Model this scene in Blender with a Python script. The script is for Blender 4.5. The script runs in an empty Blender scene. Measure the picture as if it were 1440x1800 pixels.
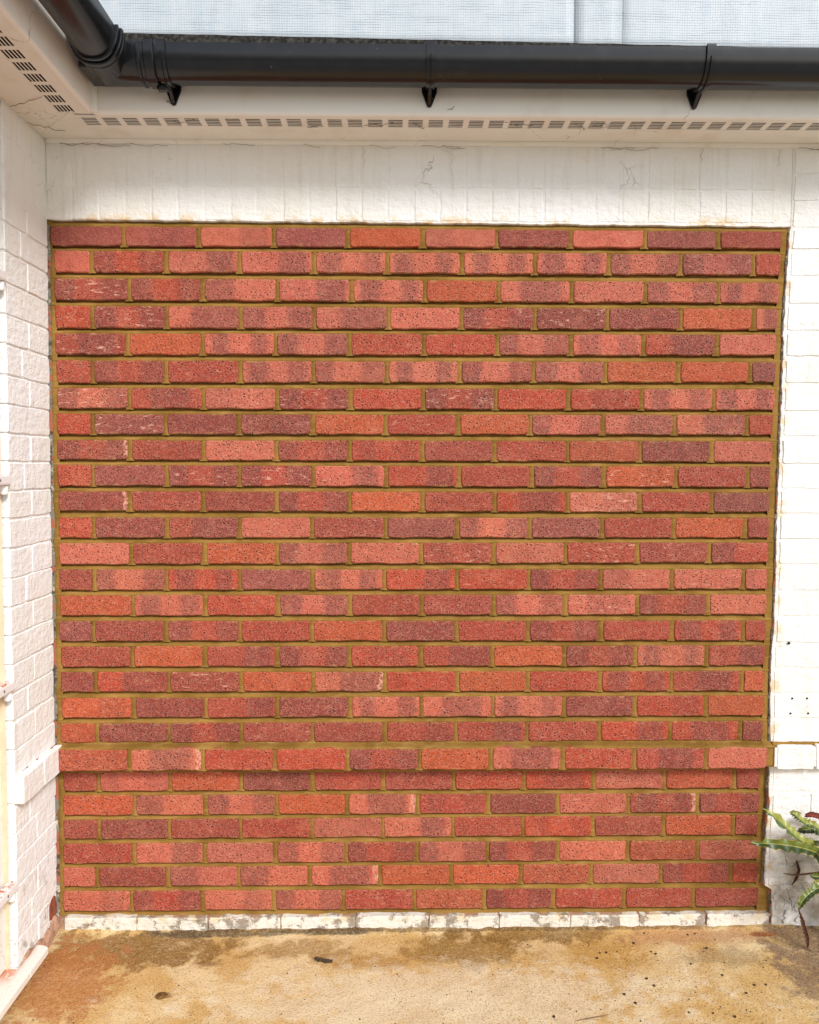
import bpy, bmesh, math, random
from mathutils import Vector, Matrix, noise

S = bpy.context.scene
COL = S.collection
R = math.radians
rng = random.Random(7)

# ------------------------------------------------------------------ camera
EYE = Vector((0.0, -2.4397, 1.4765))
yaw, pitch, roll = R(0.8203), R(-3.3595), R(0.0715)
fwd = Vector((math.sin(yaw) * math.cos(pitch), math.cos(yaw) * math.cos(pitch), math.sin(pitch)))
rgt = Vector((math.cos(yaw), -math.sin(yaw), 0.0))
up = rgt.cross(fwd)
r2 = rgt * math.cos(roll) + up * math.sin(roll)
u2 = up * math.cos(roll) - rgt * math.sin(roll)
cd = bpy.data.cameras.new('camera')
cd.sensor_fit = 'HORIZONTAL'
cd.sensor_width = 36.0
cd.lens = 1387.0 / 1440.0 * 36.0
cd.clip_start = 0.05
cd.clip_end = 200.0
cam = bpy.data.objects.new('camera', cd)
COL.objects.link(cam)
cam.matrix_world = Matrix(((r2.x, u2.x, -fwd.x, EYE.x), (r2.y, u2.y, -fwd.y, EYE.y), (r2.z, u2.z, -fwd.z, EYE.z), (0, 0, 0, 1)))
S.camera = cam

# ------------------------------------------------------------------ sky, sun, exposure
SUN_EL, SUN_AZ = R(37), R(147)          # azimuth clockwise from +Y: behind the camera, a little to the right
W = bpy.data.worlds.new('World')
S.world = W
W.use_nodes = True
wn, wl = W.node_tree.nodes, W.node_tree.links
wn.clear()
sky = wn.new('ShaderNodeTexSky')
sky.sky_type = 'NISHITA'
sky.sun_disc = False
sky.sun_elevation = SUN_EL
sky.sun_rotation = SUN_AZ
sky.air_density = 1.0
sky.dust_density = 1.0
sky.ozone_density = 1.0
hsv = wn.new('ShaderNodeHueSaturation')
hsv.inputs['Saturation'].default_value = 0.42     # cloud veil: greyed sky
bg = wn.new('ShaderNodeBackground')
bg.inputs['Strength'].default_value = 0.072
wo = wn.new('ShaderNodeOutputWorld')
wl.new(sky.outputs[0], hsv.inputs['Color'])
wl.new(hsv.outputs[0], bg.inputs['Color'])
wl.new(bg.outputs[0], wo.inputs['Surface'])

sd = bpy.data.lights.new('sun', 'SUN')
sd.energy = 1.5
sd.angle = R(15)
sd.color = (1.0, 0.975, 0.95)
sun = bpy.data.objects.new('sun', sd)
COL.objects.link(sun)
to_sun = Vector((math.sin(SUN_AZ) * math.cos(SUN_EL), math.cos(SUN_AZ) * math.cos(SUN_EL), math.sin(SUN_EL)))
sun.rotation_euler = to_sun.to_track_quat('Z', 'Y').to_euler()
sun.location = (1.5, -5, 6)

S.view_settings.view_transform = 'Standard'
S.view_settings.look = 'None'
S.view_settings.exposure = 1.16
S.view_settings.gamma = 1.0
S.view_settings.use_curve_mapping = False


# ------------------------------------------------------------------ node helpers
class NT:
    def __init__(self, name):
        self.m = bpy.data.materials.new(name)
        self.m.use_nodes = True
        self.t = self.m.node_tree
        self.n = self.t.nodes
        self.n.clear()
        self.out = self.n.new('ShaderNodeOutputMaterial')

    def put(self, sock, v):
        if isinstance(v, bpy.types.NodeSocket):
            self.t.links.new(v, sock)
        elif v is not None:
            try:
                sock.default_value = v
            except Exception:
                if isinstance(v, tuple) and len(v) == 3:
                    sock.default_value = (*v, 1.0)
                else:
                    raise

    def math(self, op, a, b=None, c=None, clamp=False):
        x = self.n.new('ShaderNodeMath')
        x.operation = op
        x.use_clamp = clamp
        self.put(x.inputs[0], a)
        if b is not None: self.put(x.inputs[1], b)
        if c is not None: self.put(x.inputs[2], c)
        return x.outputs[0]

    def vmath(self, op, a, b=None):
        x = self.n.new('ShaderNodeVectorMath')
        x.operation = op
        self.put(x.inputs[0], a)
        if b is not None: self.put(x.inputs[1], b)
        return x.outputs[0]

    def step(self, v, lo, hi, a=0.0, b=1.0):           # smooth step from a to b
        x = self.n.new('ShaderNodeMapRange')
        x.interpolation_type = 'SMOOTHSTEP'
        self.put(x.inputs['Value'], v)
        self.put(x.inputs['From Min'], lo)
        self.put(x.inputs['From Max'], hi)
        self.put(x.inputs['To Min'], a)
        self.put(x.inputs['To Max'], b)
        return x.outputs[0]

    def noise(self, vec, scale, detail=3.0, rough=0.55, dist=0.0):
        x = self.n.new('ShaderNodeTexNoise')
        self.put(x.inputs['Vector'], vec)
        x.inputs['Scale'].default_value = scale
        x.inputs['Detail'].default_value = detail
        x.inputs['Roughness'].default_value = rough
        x.inputs['Distortion'].default_value = dist
        return x.outputs[0]

    def noisec(self, vec, scale, detail=2.0):
        x = self.n.new('ShaderNodeTexNoise')
        self.put(x.inputs['Vector'], vec)
        x.inputs['Scale'].default_value = scale
        x.inputs['Detail'].default_value = detail
        return x.outputs['Color']

    def voro(self, vec, scale, feature='F1', rand=1.0):
        x = self.n.new('ShaderNodeTexVoronoi')
        x.feature = feature
        self.put(x.inputs['Vector'], vec)
        x.inputs['Scale'].default_value = scale
        x.inputs['Randomness'].default_value = rand
        return x

    def mix(self, fac, a, b, mode='MIX'):
        x = self.n.new('ShaderNodeMix')
        x.data_type = 'RGBA'
        x.blend_type = mode
        self.put(x.inputs[0], fac)
        self.put(x.inputs[6], a if not isinstance(a, tuple) else (*a, 1.0))
        self.put(x.inputs[7], b if not isinstance(b, tuple) else (*b, 1.0))
        return x.outputs[2]

    def sep(self, v):
        x = self.n.new('ShaderNodeSeparateXYZ')
        self.put(x.inputs[0], v)
        return x.outputs

    def comb(self, a, b, c):
        x = self.n.new('ShaderNodeCombineXYZ')
        for i, v in enumerate((a, b, c)): self.put(x.inputs[i], v)
        return x.outputs[0]

    def coord(self, which='Object'):
        return self.n.new('ShaderNodeTexCoord').outputs[which]

    def geo(self, which='Position'):
        return self.n.new('ShaderNodeNewGeometry').outputs[which]

    def attr(self, name, out='Vector', kind='OBJECT'):
        x = self.n.new('ShaderNodeAttribute')
        x.attribute_type = kind
        x.attribute_name = name
        return x.outputs[out]

    def bump(self, h, dist, strength=1.0, normal=None):
        x = self.n.new('ShaderNodeBump')
        x.inputs['Strength'].default_value = strength
        x.inputs['Distance'].default_value = dist
        self.put(x.inputs['Height'], h)
        if normal is not None: self.put(x.inputs['Normal'], normal)
        return x.outputs[0]

    def finish(self, color, rough=0.8, normal=None, spec=0.3):
        b = self.n.new('ShaderNodeBsdfPrincipled')
        self.put(b.inputs['Base Color'], color if not isinstance(color, tuple) else (*color, 1.0))
        self.put(b.inputs['Roughness'], rough)
        b.inputs['Specular IOR Level'].default_value = spec
        if normal is not None: self.put(b.inputs['Normal'], normal)
        self.t.links.new(b.outputs[0], self.out.inputs['Surface'])
        return self.m


def mat_red_brick():
    q = NT('red_brick_face')
    info = q.n.new('ShaderNodeObjectInfo')
    tone = info.outputs['Color']
    rnd = info.outputs['Random']
    oc = q.coord('Object')
    sh = q.comb(q.math('MULTIPLY', rnd, 91.0), q.math('MULTIPLY', rnd, 37.0), q.math('MULTIPLY', rnd, 53.0))
    p = q.vmath('ADD', oc, sh)
    g = q.sep(q.coord('Generated'))[0]
    wob = q.math('MULTIPLY', q.math('SUBTRACT', q.noise(p, 40.0, 3.0), 0.5), 0.13)
    u = q.math('ADD', g, wob)
    bands = None
    for nm in ('bands', 'bands_two'):
        s = q.sep(q.attr(nm))
        a = q.step(u, q.math('SUBTRACT', s[0], 0.05), q.math('ADD', s[0], 0.05))
        b = q.step(u, q.math('SUBTRACT', s[1], 0.05), q.math('ADD', s[1], 0.05), 1.0, 0.0)
        v = q.math('MULTIPLY', q.math('MULTIPLY', a, b), s[2])
        bands = v if bands is None else q.math('MAXIMUM', bands, v)
    # mottling of the burnt areas
    mott = q.step(q.noise(p, 70.0, 4.0, 0.65), 0.36, 0.62)
    bands = q.math('MULTIPLY', bands, q.math('ADD', 0.62, q.math('MULTIPLY', mott, 0.38)))
    dark = q.mix(0.72, tone, (0.140, 0.034, 0.030))
    col = q.mix(bands, tone, dark)
    # broad kiln variation
    big = q.noise(p, 18.0, 3.0)
    col = q.mix(q.step(big, 0.45, 0.75, 0.0, 0.5), col, q.mix(1.0, col, (0.74, 0.60, 0.60), 'MULTIPLY'))
    col = q.mix(q.step(big, 0.5, 0.25, 0.0, 0.4), col, q.mix(0.3, col, (0.62, 0.26, 0.17)))
    # sand facing: pale and dark grains, with coarser drag marks
    gr = q.noise(p, 330.0, 3.0, 0.75)
    dr = q.noise(q.vmath('MULTIPLY', p, (120.0, 120.0, 230.0)), 1.0, 4.0, 0.7)
    col = q.mix(q.step(gr, 0.53, 0.66, 0.0, 0.50), col, q.mix(0.50, col, (0.84, 0.38, 0.27)))
    col = q.mix(q.step(gr, 0.48, 0.36, 0.0, 0.60), col, q.mix(1.0, col, (0.42, 0.34, 0.34), 'MULTIPLY'))
    col = q.mix(q.step(dr, 0.54, 0.68, 0.0, 0.40), col, q.mix(0.55, col, (0.84, 0.36, 0.25)))
    col = q.mix(q.step(dr, 0.46, 0.33, 0.0, 0.45), col, q.mix(1.0, col, (0.50, 0.38, 0.36), 'MULTIPLY'))
    # efflorescence streaks
    eff = q.attr('salt', 'Fac')
    en = q.noise(q.vmath('MULTIPLY', p, (38.0, 38.0, 120.0)), 1.0, 4.0, 0.65)
    em = q.math('MULTIPLY', q.step(en, 0.56, 0.72), eff)
    col = q.mix(q.math('MULTIPLY', em, 0.9), col, (0.68, 0.38, 0.28))
    s = q.sep(q.attr('tip'))
    tipm = q.math('MULTIPLY', q.math('MULTIPLY', q.step(u, q.math('SUBTRACT', s[0], 0.01), q.math('ADD', s[0], 0.01)), q.step(u, q.math('SUBTRACT', s[1], 0.01), q.math('ADD', s[1], 0.01), 1.0, 0.0)), s[2])
    col = q.mix(q.math('MULTIPLY', tipm, q.step(q.noise(p, 90.0, 4.0, 0.7), 0.40, 0.60)), col, (0.66, 0.34, 0.24))
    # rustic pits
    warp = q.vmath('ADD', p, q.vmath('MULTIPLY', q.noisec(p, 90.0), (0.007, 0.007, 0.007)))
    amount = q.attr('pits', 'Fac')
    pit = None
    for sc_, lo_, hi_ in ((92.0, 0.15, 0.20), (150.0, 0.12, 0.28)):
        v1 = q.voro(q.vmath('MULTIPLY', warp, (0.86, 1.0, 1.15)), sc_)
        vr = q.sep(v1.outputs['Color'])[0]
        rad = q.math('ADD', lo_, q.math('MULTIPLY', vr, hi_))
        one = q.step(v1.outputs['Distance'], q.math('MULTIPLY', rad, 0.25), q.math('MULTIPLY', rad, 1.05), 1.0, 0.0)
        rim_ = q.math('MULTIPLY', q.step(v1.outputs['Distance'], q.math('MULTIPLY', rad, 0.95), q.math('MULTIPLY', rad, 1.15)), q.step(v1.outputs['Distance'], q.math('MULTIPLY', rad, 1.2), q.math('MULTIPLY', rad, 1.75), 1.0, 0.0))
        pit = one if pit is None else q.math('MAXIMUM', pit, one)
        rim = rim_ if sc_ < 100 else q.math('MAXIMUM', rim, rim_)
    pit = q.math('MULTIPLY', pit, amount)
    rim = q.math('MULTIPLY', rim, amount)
    col = q.mix(q.math('MULTIPLY', rim, 0.30), col, q.mix(0.6, col, (0.86, 0.46, 0.33)))  # lit rims of the pits, painted as a paler tone
    col = q.mix(q.math('MULTIPLY', pit, 0.40), col, q.mix(1.0, col, (0.46, 0.24, 0.20), 'MULTIPLY'))  # shade inside the pits, painted as a darker tone
    # mortar smears at the arrises
    gz = q.sep(q.coord('Generated'))
    ez = q.math('MINIMUM', gz[2], q.math('SUBTRACT', 1.0, gz[2]))
    sm = q.math('MULTIPLY', q.step(ez, 0.16, 0.0), q.step(q.noise(p, 45.0, 4.0, 0.7), 0.50, 0.64))
    col = q.mix(q.math('MULTIPLY', sm, 0.70), col, (0.42, 0.25, 0.09))
    lump = q.noise(p, 55.0, 3.0)
    h = q.math('SUBTRACT', q.math('ADD', q.math('MULTIPLY', gr, 0.45), q.math('MULTIPLY', lump, 0.8)), q.math('MULTIPLY', pit, 1.5))
    nb = q.bump(h, 0.0038, 1.0)
    return q.finish(col, 0.68, nb, 0.30)


def mat_mortar():
    q = NT('ochre_mortar')
    p = q.geo()
    n1 = q.noise(p, 7.0, 4.0, 0.6)
    n2 = q.noise(p, 480.0, 2.0, 0.7)
    n3 = q.noise(q.vmath('MULTIPLY', p, (14.0, 14.0, 90.0)), 1.0, 4.0)
    col = q.mix(q.step(n1, 0.35, 0.65), (0.195, 0.105, 0.021), (0.315, 0.175, 0.043))
    col = q.mix(q.step(n3, 0.5, 0.75, 0.0, 0.5), col, (0.44, 0.270, 0.090))
    col = q.mix(q.step(n2, 0.55, 0.35, 0.0, 0.35), col, (0.16, 0.085, 0.016))
    h = q.math('ADD', q.math('MULTIPLY', n2, 0.5), q.noise(p, 90.0, 3.0))
    return q.finish(col, 0.9, q.bump(h, 0.0022, 0.9), 0.1)


def mat_white_masonry(name, warm, wash=0.75, dirty=0.75, low_top=0.42, lo=0.55):
    q = NT(name)
    p = q.geo()
    xyz = q.sep(p)
    big = q.noise(p, 3.2, 4.0, 0.6)
    col = q.mix(q.step(big, 0.4, 0.7, 0.0, 0.6), warm, (warm[0] * .94, warm[1] * .90, warm[2] * .82))
    fine = q.noise(p, 38.0, 5.0, 0.7)
    run = q.noise(q.vmath('MULTIPLY', p, (46.0, 46.0, 3.0)), 1.0, 4.0, 0.65)
    col = q.mix(q.step(run, 0.52, 0.72, 0.0, 0.22), col, (0.56, 0.48, 0.38))
    col = q.mix(q.step(fine, 0.58, 0.74, 0.0, 0.30), col, (0.62, 0.52, 0.40))
    # crawl cracks in the old paint
    wv = q.vmath('ADD', p, q.vmath('MULTIPLY', q.noisec(p, 14.0, 4.0), (0.09, 0.09, 0.09)))
    ve = q.voro(wv, 9.0, 'DISTANCE_TO_EDGE').outputs['Distance']
    where = q.step(q.noise(p, 3.7, 3.0), 0.60, 0.70)
    crack = q.math('MULTIPLY', q.step(ve, 0.003, 0.008, 1.0, 0.0), where)
    col = q.mix(q.math('MULTIPLY', crack, 0.45), col, (0.24, 0.16, 0.10))
    # specks of dirt
    sp = q.voro(p, 62.0)
    spm = q.math('MULTIPLY', q.step(sp.outputs['Distance'], 0.06, 0.10, 1.0, 0.0), q.step(q.sep(sp.outputs['Color'])[1], 0.86, 0.88))
    col = q.mix(q.math('MULTIPLY', spm, 0.75), col, (0.10, 0.065, 0.04))
    # mortar wash left along the edge of the new brick panel
    dx = q.math('SUBTRACT', q.math('ABSOLUTE', q.math('SUBTRACT', xyz[0], 0.058)), 1.126)
    dz = q.math('SUBTRACT', q.math('ABSOLUTE', q.math('SUBTRACT', xyz[2], 1.128)), 1.082)
    d = q.math('MAXIMUM', dx, dz)
    st = q.math('MULTIPLY', q.step(d, 0.034, 0.0), q.step(q.noise(p, 16.0, 5.0, 0.65), 0.50, 0.62))
    col = q.mix(q.math('MULTIPLY', st, wash), col, (0.66, 0.42, 0.12))
    # splash dirt and peeled patches close to the ground
    low = q.step(xyz[2], low_top, 0.02)
    peel = q.math('MULTIPLY', low, q.step(q.noise(p, 19.0, 6.0, 0.7), lo, lo + 0.09))
    col = q.mix(q.math('MULTIPLY', peel, dirty), col, q.mix(q.noise(p, 60.0, 3.0), (0.32, 0.25, 0.18), (0.17, 0.125, 0.09)))
    # weathered flaking foot of the wall on the right
    wx = q.math('MULTIPLY', q.step(xyz[0], 1.185, 1.225), q.step(q.math('ADD', xyz[2], q.math('MULTIPLY', q.math('SUBTRACT', big, 0.5), 0.3)), 0.36, 0.16))
    col = q.mix(q.math('MULTIPLY', wx, q.step(q.noise(p, 11.0, 6.0, 0.7), 0.35, 0.60)), col, (0.46, 0.42, 0.36))
    wc = q.math('MULTIPLY', wx, q.math('MULTIPLY', q.step(q.noise(p, 8.0, 3.0), 0.47, 0.56), q.step(q.voro(wv, 15.0, 'DISTANCE_TO_EDGE').outputs['Distance'], 0.008, 0.028, 1.0, 0.0)))
    col = q.mix(q.math('MULTIPLY', wc, 0.85), col, (0.16, 0.115, 0.08))
    h = q.math('ADD', q.math('MULTIPLY', q.noise(p, 170.0, 3.0, 0.6), 0.7), q.math('MULTIPLY', q.noise(p, 30.0, 3.0), 1.2))
    h = q.math('SUBTRACT', h, q.math('ADD', q.math('MULTIPLY', crack, 1.0), q.math('MULTIPLY', peel, 0.9)))
    rel = q.math('ADD', q.noise(p, 52.0, 4.0, 0.6), q.math('MULTIPLY', q.noise(q.vmath('MULTIPLY', p, (14.0, 14.0, 60.0)), 1.0, 3.0), 0.6))
    return q.finish(col, 0.72, q.bump(h, 0.0016, 0.9, q.bump(rel, 0.0045, 0.9)), 0.25)


def mat_upvc(name, base, dirt=0.35, rough=0.38):
    q = NT(name)
    p = q.geo()
    n = q.noise(p, 6.0, 5.0, 0.65)
    col = q.mix(q.step(n, 0.5, 0.75, 0.0, dirt), base, (base[0] * .72, base[1] * .62, base[2] * .48))
    sp = q.voro(p, 48.0)
    m = q.math('MULTIPLY', q.step(sp.outputs['Distance'], 0.05, 0.09, 1.0, 0.0), q.step(q.sep(sp.outputs['Color'])[1], 0.84, 0.86))
    col = q.mix(q.math('MULTIPLY', m, 0.7), col, (0.13, 0.075, 0.045))
    wv = q.vmath('ADD', p, q.vmath('MULTIPLY', q.noisec(p, 11.0, 3.0), (0.12, 0.12, 0.12)))
    ve = q.voro(wv, 7.0, 'DISTANCE_TO_EDGE').outputs['Distance']
    hair = q.math('MULTIPLY', q.step(ve, 0.003, 0.008, 1.0, 0.0), q.step(q.noise(p, 4.1, 2.0), 0.54, 0.62))
    col = q.mix(q.math('MULTIPLY', hair, 0.45), col, (0.25, 0.17, 0.11))
    return q.finish(col, q.step(n, 0.3, 0.8, rough, rough + 0.25), q.bump(q.noise(p, 25.0, 2.0), 0.0006, 0.5), 0.4)


def mat_black_plastic():
    q = NT('black_plastic')
    p = q.geo()
    n = q.noise(p, 24.0, 5.0, 0.65)
    st = q.noise(q.vmath('MULTIPLY', p, (3.0, 60.0, 60.0)), 1.0, 3.0)
    col = q.mix(q.step(n, 0.45, 0.75, 0.0, 0.6), (0.0075, 0.0085, 0.011), (0.017, 0.018, 0.021))
    sp = q.voro(p, 70.0)
    m = q.math('MULTIPLY', q.step(sp.outputs['Distance'], 0.05, 0.08, 1.0, 0.0), q.step(q.sep(sp.outputs['Color'])[1], 0.90, 0.92))
    col = q.mix(m, col, (0.35, 0.30, 0.25))
    return q.finish(col, q.math('ADD', 0.15, q.math('MULTIPLY', q.math('ADD', n, st), 0.07)), q.bump(n, 0.0003, 0.3), 0.5)


def mat_felt():
    q = NT('black_roof_felt')
    p = q.geo()
    n = q.noise(p, 90.0, 4.0, 0.7)
    col = q.mix(q.step(n, 0.4, 0.7), (0.012, 0.011, 0.010), (0.07, 0.062, 0.052))
    return q.finish(col, 0.9, q.bump(n, 0.003, 0.8), 0.2)


def mat_sheet():
    q = NT('reinforced_sheeting')
    p = q.geo()
    x, y, z = q.sep(p)
    per = 0.0074
    wob = q.math('MULTIPLY', q.noise(p, 9.0, 2.0), 0.006)
    def line(v, w):
        fr = q.math('FRACT', q.math('DIVIDE', q.math('ADD', v, wob), per))
        d = q.math('ABSOLUTE', q.math('SUBTRACT', fr, 0.5))
        return q.step(d, w, w + 0.12, 1.0, 0.0)
    lv = line(x, 0.06)
    lh = line(z, 0.08)
    pa = q.noise(q.vmath('MULTIPLY', p, (9.0, 9.0, 34.0)), 1.0, 4.0, 0.6)
    pb = q.noise(q.vmath('MULTIPLY', p, (30.0, 9.0, 7.0)), 1.0, 3.0, 0.6)
    base = q.mix(q.step(pb, 0.35, 0.7), (0.72, 0.79, 0.84), (0.80, 0.85, 0.88))
    col = q.mix(q.math('MULTIPLY', lv, 0.55), base, (0.80, 0.85, 0.87))
    col = q.mix(q.math('MULTIPLY', lh, q.step(pa, 0.45, 0.68, 0.10, 0.85)), col, (0.45, 0.51, 0.58))  # thin shadows along the horizontal threads, painted in patches
    b = q.n.new('ShaderNodeBsdfPrincipled')
    q.put(b.inputs['Base Color'], col)
    b.inputs['Roughness'].default_value = 0.45
    h = q.math('ADD', lv, lh)
    q.put(b.inputs['Normal'], q.bump(h, 0.0008, 0.7))
    tr = q.n.new('ShaderNodeBsdfTranslucent')
    q.put(tr.inputs['Color'], col)
    mx = q.n.new('ShaderNodeMixShader')
    mx.inputs[0].default_value = 0.35
    q.t.links.new(b.outputs[0], mx.inputs[1])
    q.t.links.new(tr.outputs[0], mx.inputs[2])
    q.t.links.new(mx.outputs[0], q.out.inputs['Surface'])
    return q.m


def mat_concrete():
    q = NT('stained_concrete')
    p = q.geo()
    x, y, z = q.sep(p)
    n1 = q.noise(p, 4.5, 6.0, 0.6, 0.4)
    n2 = q.noise(p, 17.0, 6.0, 0.65, 0.3)
    n3 = q.noise(p, 190.0, 3.0, 0.75)
    n4 = q.noise(p, 75.0, 4.0, 0.7)
    cream, ochre, amber = (0.72, 0.56, 0.31), (0.58, 0.37, 0.135), (0.30, 0.145, 0.028)
    col = q.mix(q.step(n1, 0.36, 0.60), cream, ochre)
    col = q.mix(q.step(n2, 0.56, 0.74, 0.0, 0.55), col, (0.74, 0.61, 0.40))

    def blot(cx, cy, rx, ry, c, amt, wild=0.9, lo=-0.10, hi=0.45):
        nonlocal col
        a = q.math('DIVIDE', q.math('SUBTRACT', x, cx), rx)
        b = q.math('DIVIDE', q.math('SUBTRACT', y, cy), ry)
        r = q.math('SQRT', q.math('ADD', q.math('MULTIPLY', a, a), q.math('MULTIPLY', b, b)))
        v = q.math('ADD', q.math('SUBTRACT', 1.0, r), q.math('MULTIPLY', q.math('SUBTRACT', n2, 0.5), wild * 3.0))
        m = q.math('MULTIPLY', q.step(v, lo, hi), amt)
        m = q.math('MULTIPLY', m, q.step(n4, 0.25, 0.6, 0.55, 1.0))
        col = q.mix(m, col, c)
    blot(-0.80, -0.10, 0.34, 0.12, (0.21, 0.105, 0.020), 0.88)
    blot(-0.95, -0.25, 0.16, 0.22, (0.42, 0.165, 0.050), 0.88)
    blot(0.20, -0.12, 0.22, 0.09, (0.27, 0.145, 0.028), 0.85)
    blot(-0.10, -0.17, 0.20, 0.045, (0.38, 0.19, 0.035), 0.70)
    blot(-0.30, -0.105, 0.17, 0.05, (0.30, 0.16, 0.035), 0.70)
    blot(0.62, -0.14, 0.14, 0.09, (0.46, 0.26, 0.06), 0.70)
    blot(0.42, -0.04, 0.30, 0.05, (0.22, 0.11, 0.020), 0.85)
    blot(0.95, -0.05, 0.28, 0.055, (0.48, 0.24, 0.115), 0.65)
    blot(1.00, -0.16, 0.18, 0.05, (0.28, 0.19, 0.085), 0.55)
    blot(1.28, -0.22, 0.18, 0.30, (0.20, 0.13, 0.085), 0.85)
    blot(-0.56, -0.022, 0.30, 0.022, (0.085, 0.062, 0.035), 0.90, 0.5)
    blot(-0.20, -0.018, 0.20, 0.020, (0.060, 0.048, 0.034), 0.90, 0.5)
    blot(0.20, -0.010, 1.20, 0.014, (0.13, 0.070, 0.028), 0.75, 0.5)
    blot(1.15, -0.048, 0.050, 0.016, (0.30, 0.095, 0.030), 0.95, 0.25, 0.0, 0.3)
    blot(-0.655, -0.314, 0.030, 0.016, (0.22, 0.10, 0.022), 0.80, 0.3)
    blot(0.15, -0.34, 0.75, 0.17, (0.76, 0.65, 0.46), 0.60)
    # black grit and moss specks, denser towards the right
    sp = q.voro(p, 150.0)
    dens = q.step(q.math('ADD', q.noise(p, 6.0, 4.0), q.math('MULTIPLY', x, 0.10)), 0.38, 0.66, 0.05, 0.70)
    spm = q.math('MULTIPLY', q.step(sp.outputs['Distance'], 0.16, 0.30, 1.0, 0.0), q.math('LESS_THAN', q.sep(sp.outputs['Color'])[1], dens))
    col = q.mix(q.math('MULTIPLY', spm, 0.75), col, (0.085, 0.055, 0.030))
    blk = q.math('MULTIPLY', q.step(q.noise(p, 30.0, 6.0, 0.75), 0.60, 0.66), q.step(q.math('ADD', q.math('MULTIPLY', x, 0.6), q.math('MULTIPLY', y, -1.2)), 0.85, 1.15))
    col = q.mix(q.math('MULTIPLY', blk, 0.85), col, (0.03, 0.026, 0.026))
    col = q.mix(q.step(n3, 0.49, 0.34, 0.0, 0.75), col, q.mix(1.0, col, (0.45, 0.38, 0.32), 'MULTIPLY'))
    col = q.mix(q.step(n3, 0.56, 0.72, 0.0, 0.40), col, (0.80, 0.66, 0.44))
    # out of view the slab is greyed to cut warm light bounced at the wall
    col = q.mix(q.step(q.math('ADD', y, q.math('MULTIPLY', n1, 0.5)), -1.1, -2.2), col, q.mix(n2, (0.24, 0.22, 0.19), (0.36, 0.33, 0.29)))
    h = q.math('ADD', q.math('ADD', q.math('MULTIPLY', n3, 0.6), n4), q.math('MULTIPLY', n2, 1.5))
    return q.finish(col, 0.88, q.bump(h, 0.003, 0.8), 0.2)


def mat_door_hinge():                                   # white with brick dust lying on what faces up
    q = NT('dusty_white_plastic')
    p = q.geo()
    nz = q.sep(q.geo('Normal'))[2]
    n = q.noise(p, 70.0, 5.0, 0.7)
    m = q.math('MULTIPLY', q.step(nz, 0.55, 0.8), q.step(n, 0.46, 0.58))
    col = q.mix(m, (0.82, 0.81, 0.81), (0.52, 0.16, 0.065))
    return q.finish(col, q.step(m, 0.0, 1.0, 0.3, 0.9), None, 0.45)


def mat_dusty_sill():
    q = NT('speckled_sill')
    p = q.geo()
    sp = q.voro(p, 190.0)
    m = q.math('MULTIPLY', q.step(sp.outputs['Distance'], 0.14, 0.24, 1.0, 0.0), q.step(q.sep(sp.outputs['Color'])[1], 0.62, 0.66))
    nz = q.sep(q.geo('Normal'))[2]
    m = q.math('MULTIPLY', m, q.step(nz, 0.4, 0.8))
    col = q.mix(q.math('MULTIPLY', m, 0.8), (0.78, 0.75, 0.68), (0.26, 0.18, 0.09))
    y = q.sep(p)[1]
    x = q.sep(p)[0]
    dust = q.math('MULTIPLY', q.math('MULTIPLY', q.step(y, -0.36, -0.29), q.step(x, -1.058, -1.085)), q.step(q.noise(p, 40.0, 5.0, 0.7), 0.36, 0.48))
    col = q.mix(q.math('MULTIPLY', q.math('MULTIPLY', dust, q.step(nz, 0.4, 0.8)), 0.9), col, (0.55, 0.20, 0.09))
    return q.finish(col, 0.5, None, 0.35)


def mat_simple(name, c, rough=0.7, var=0.35, scale=40.0, bump=0.001, spec=0.2):
    q = NT(name)
    p = q.geo()
    n = q.noise(p, scale, 5.0, 0.7)
    col = q.mix(q.step(n, 0.35, 0.68, 0.0, 1.0), c, tuple(v * (1 - var) for v in c))
    return q.finish(col, rough, q.bump(n, bump, 0.7), spec)


def mat_ragged():                                       # torn layers of old paint
    q = NT('torn_paint_layers')
    p = q.geo()
    n = q.noise(p, 34.0, 5.0, 0.75)
    n2 = q.noise(q.vmath('ADD', p, (3.1, 1.7, 9.2)), 21.0, 5.0, 0.75)
    col = q.mix(q.step(n, 0.42, 0.5), (0.06, 0.048, 0.030), (0.17, 0.165, 0.135))
    col = q.mix(q.step(n2, 0.52, 0.56), col, (0.32, 0.10, 0.06))
    col = q.mix(q.step(n2, 0.42, 0.36), col, (0.50, 0.45, 0.36))
    return q.finish(col, 0.85, q.bump(n, 0.003, 1.0), 0.2)


def mat_frond(name, a, b, edge):
    q = NT(name)
    p = q.geo()
    v = q.attr('across', 'Fac', 'GEOMETRY')             # -1 .. 1 across the blade
    n = q.noise(p, 55.0, 4.0, 0.6)
    av = q.math('ABSOLUTE', v)
    col = q.mix(q.step(q.math('ADD', v, q.math('MULTIPLY', q.math('SUBTRACT', n, 0.5), 1.1)), -0.25, 0.35), a, b)
    col = q.mix(q.step(q.math('ADD', av, q.math('MULTIPLY', q.math('SUBTRACT', n, 0.5), 0.9)), 0.86, 1.05), col, edge)
    col = q.mix(q.step(av, 0.09, 0.03, 0.0, 0.8), col, (0.40, 0.38, 0.11))
    return q.finish(col, 0.38, q.bump(n, 0.002, 0.6), 0.45)


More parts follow.
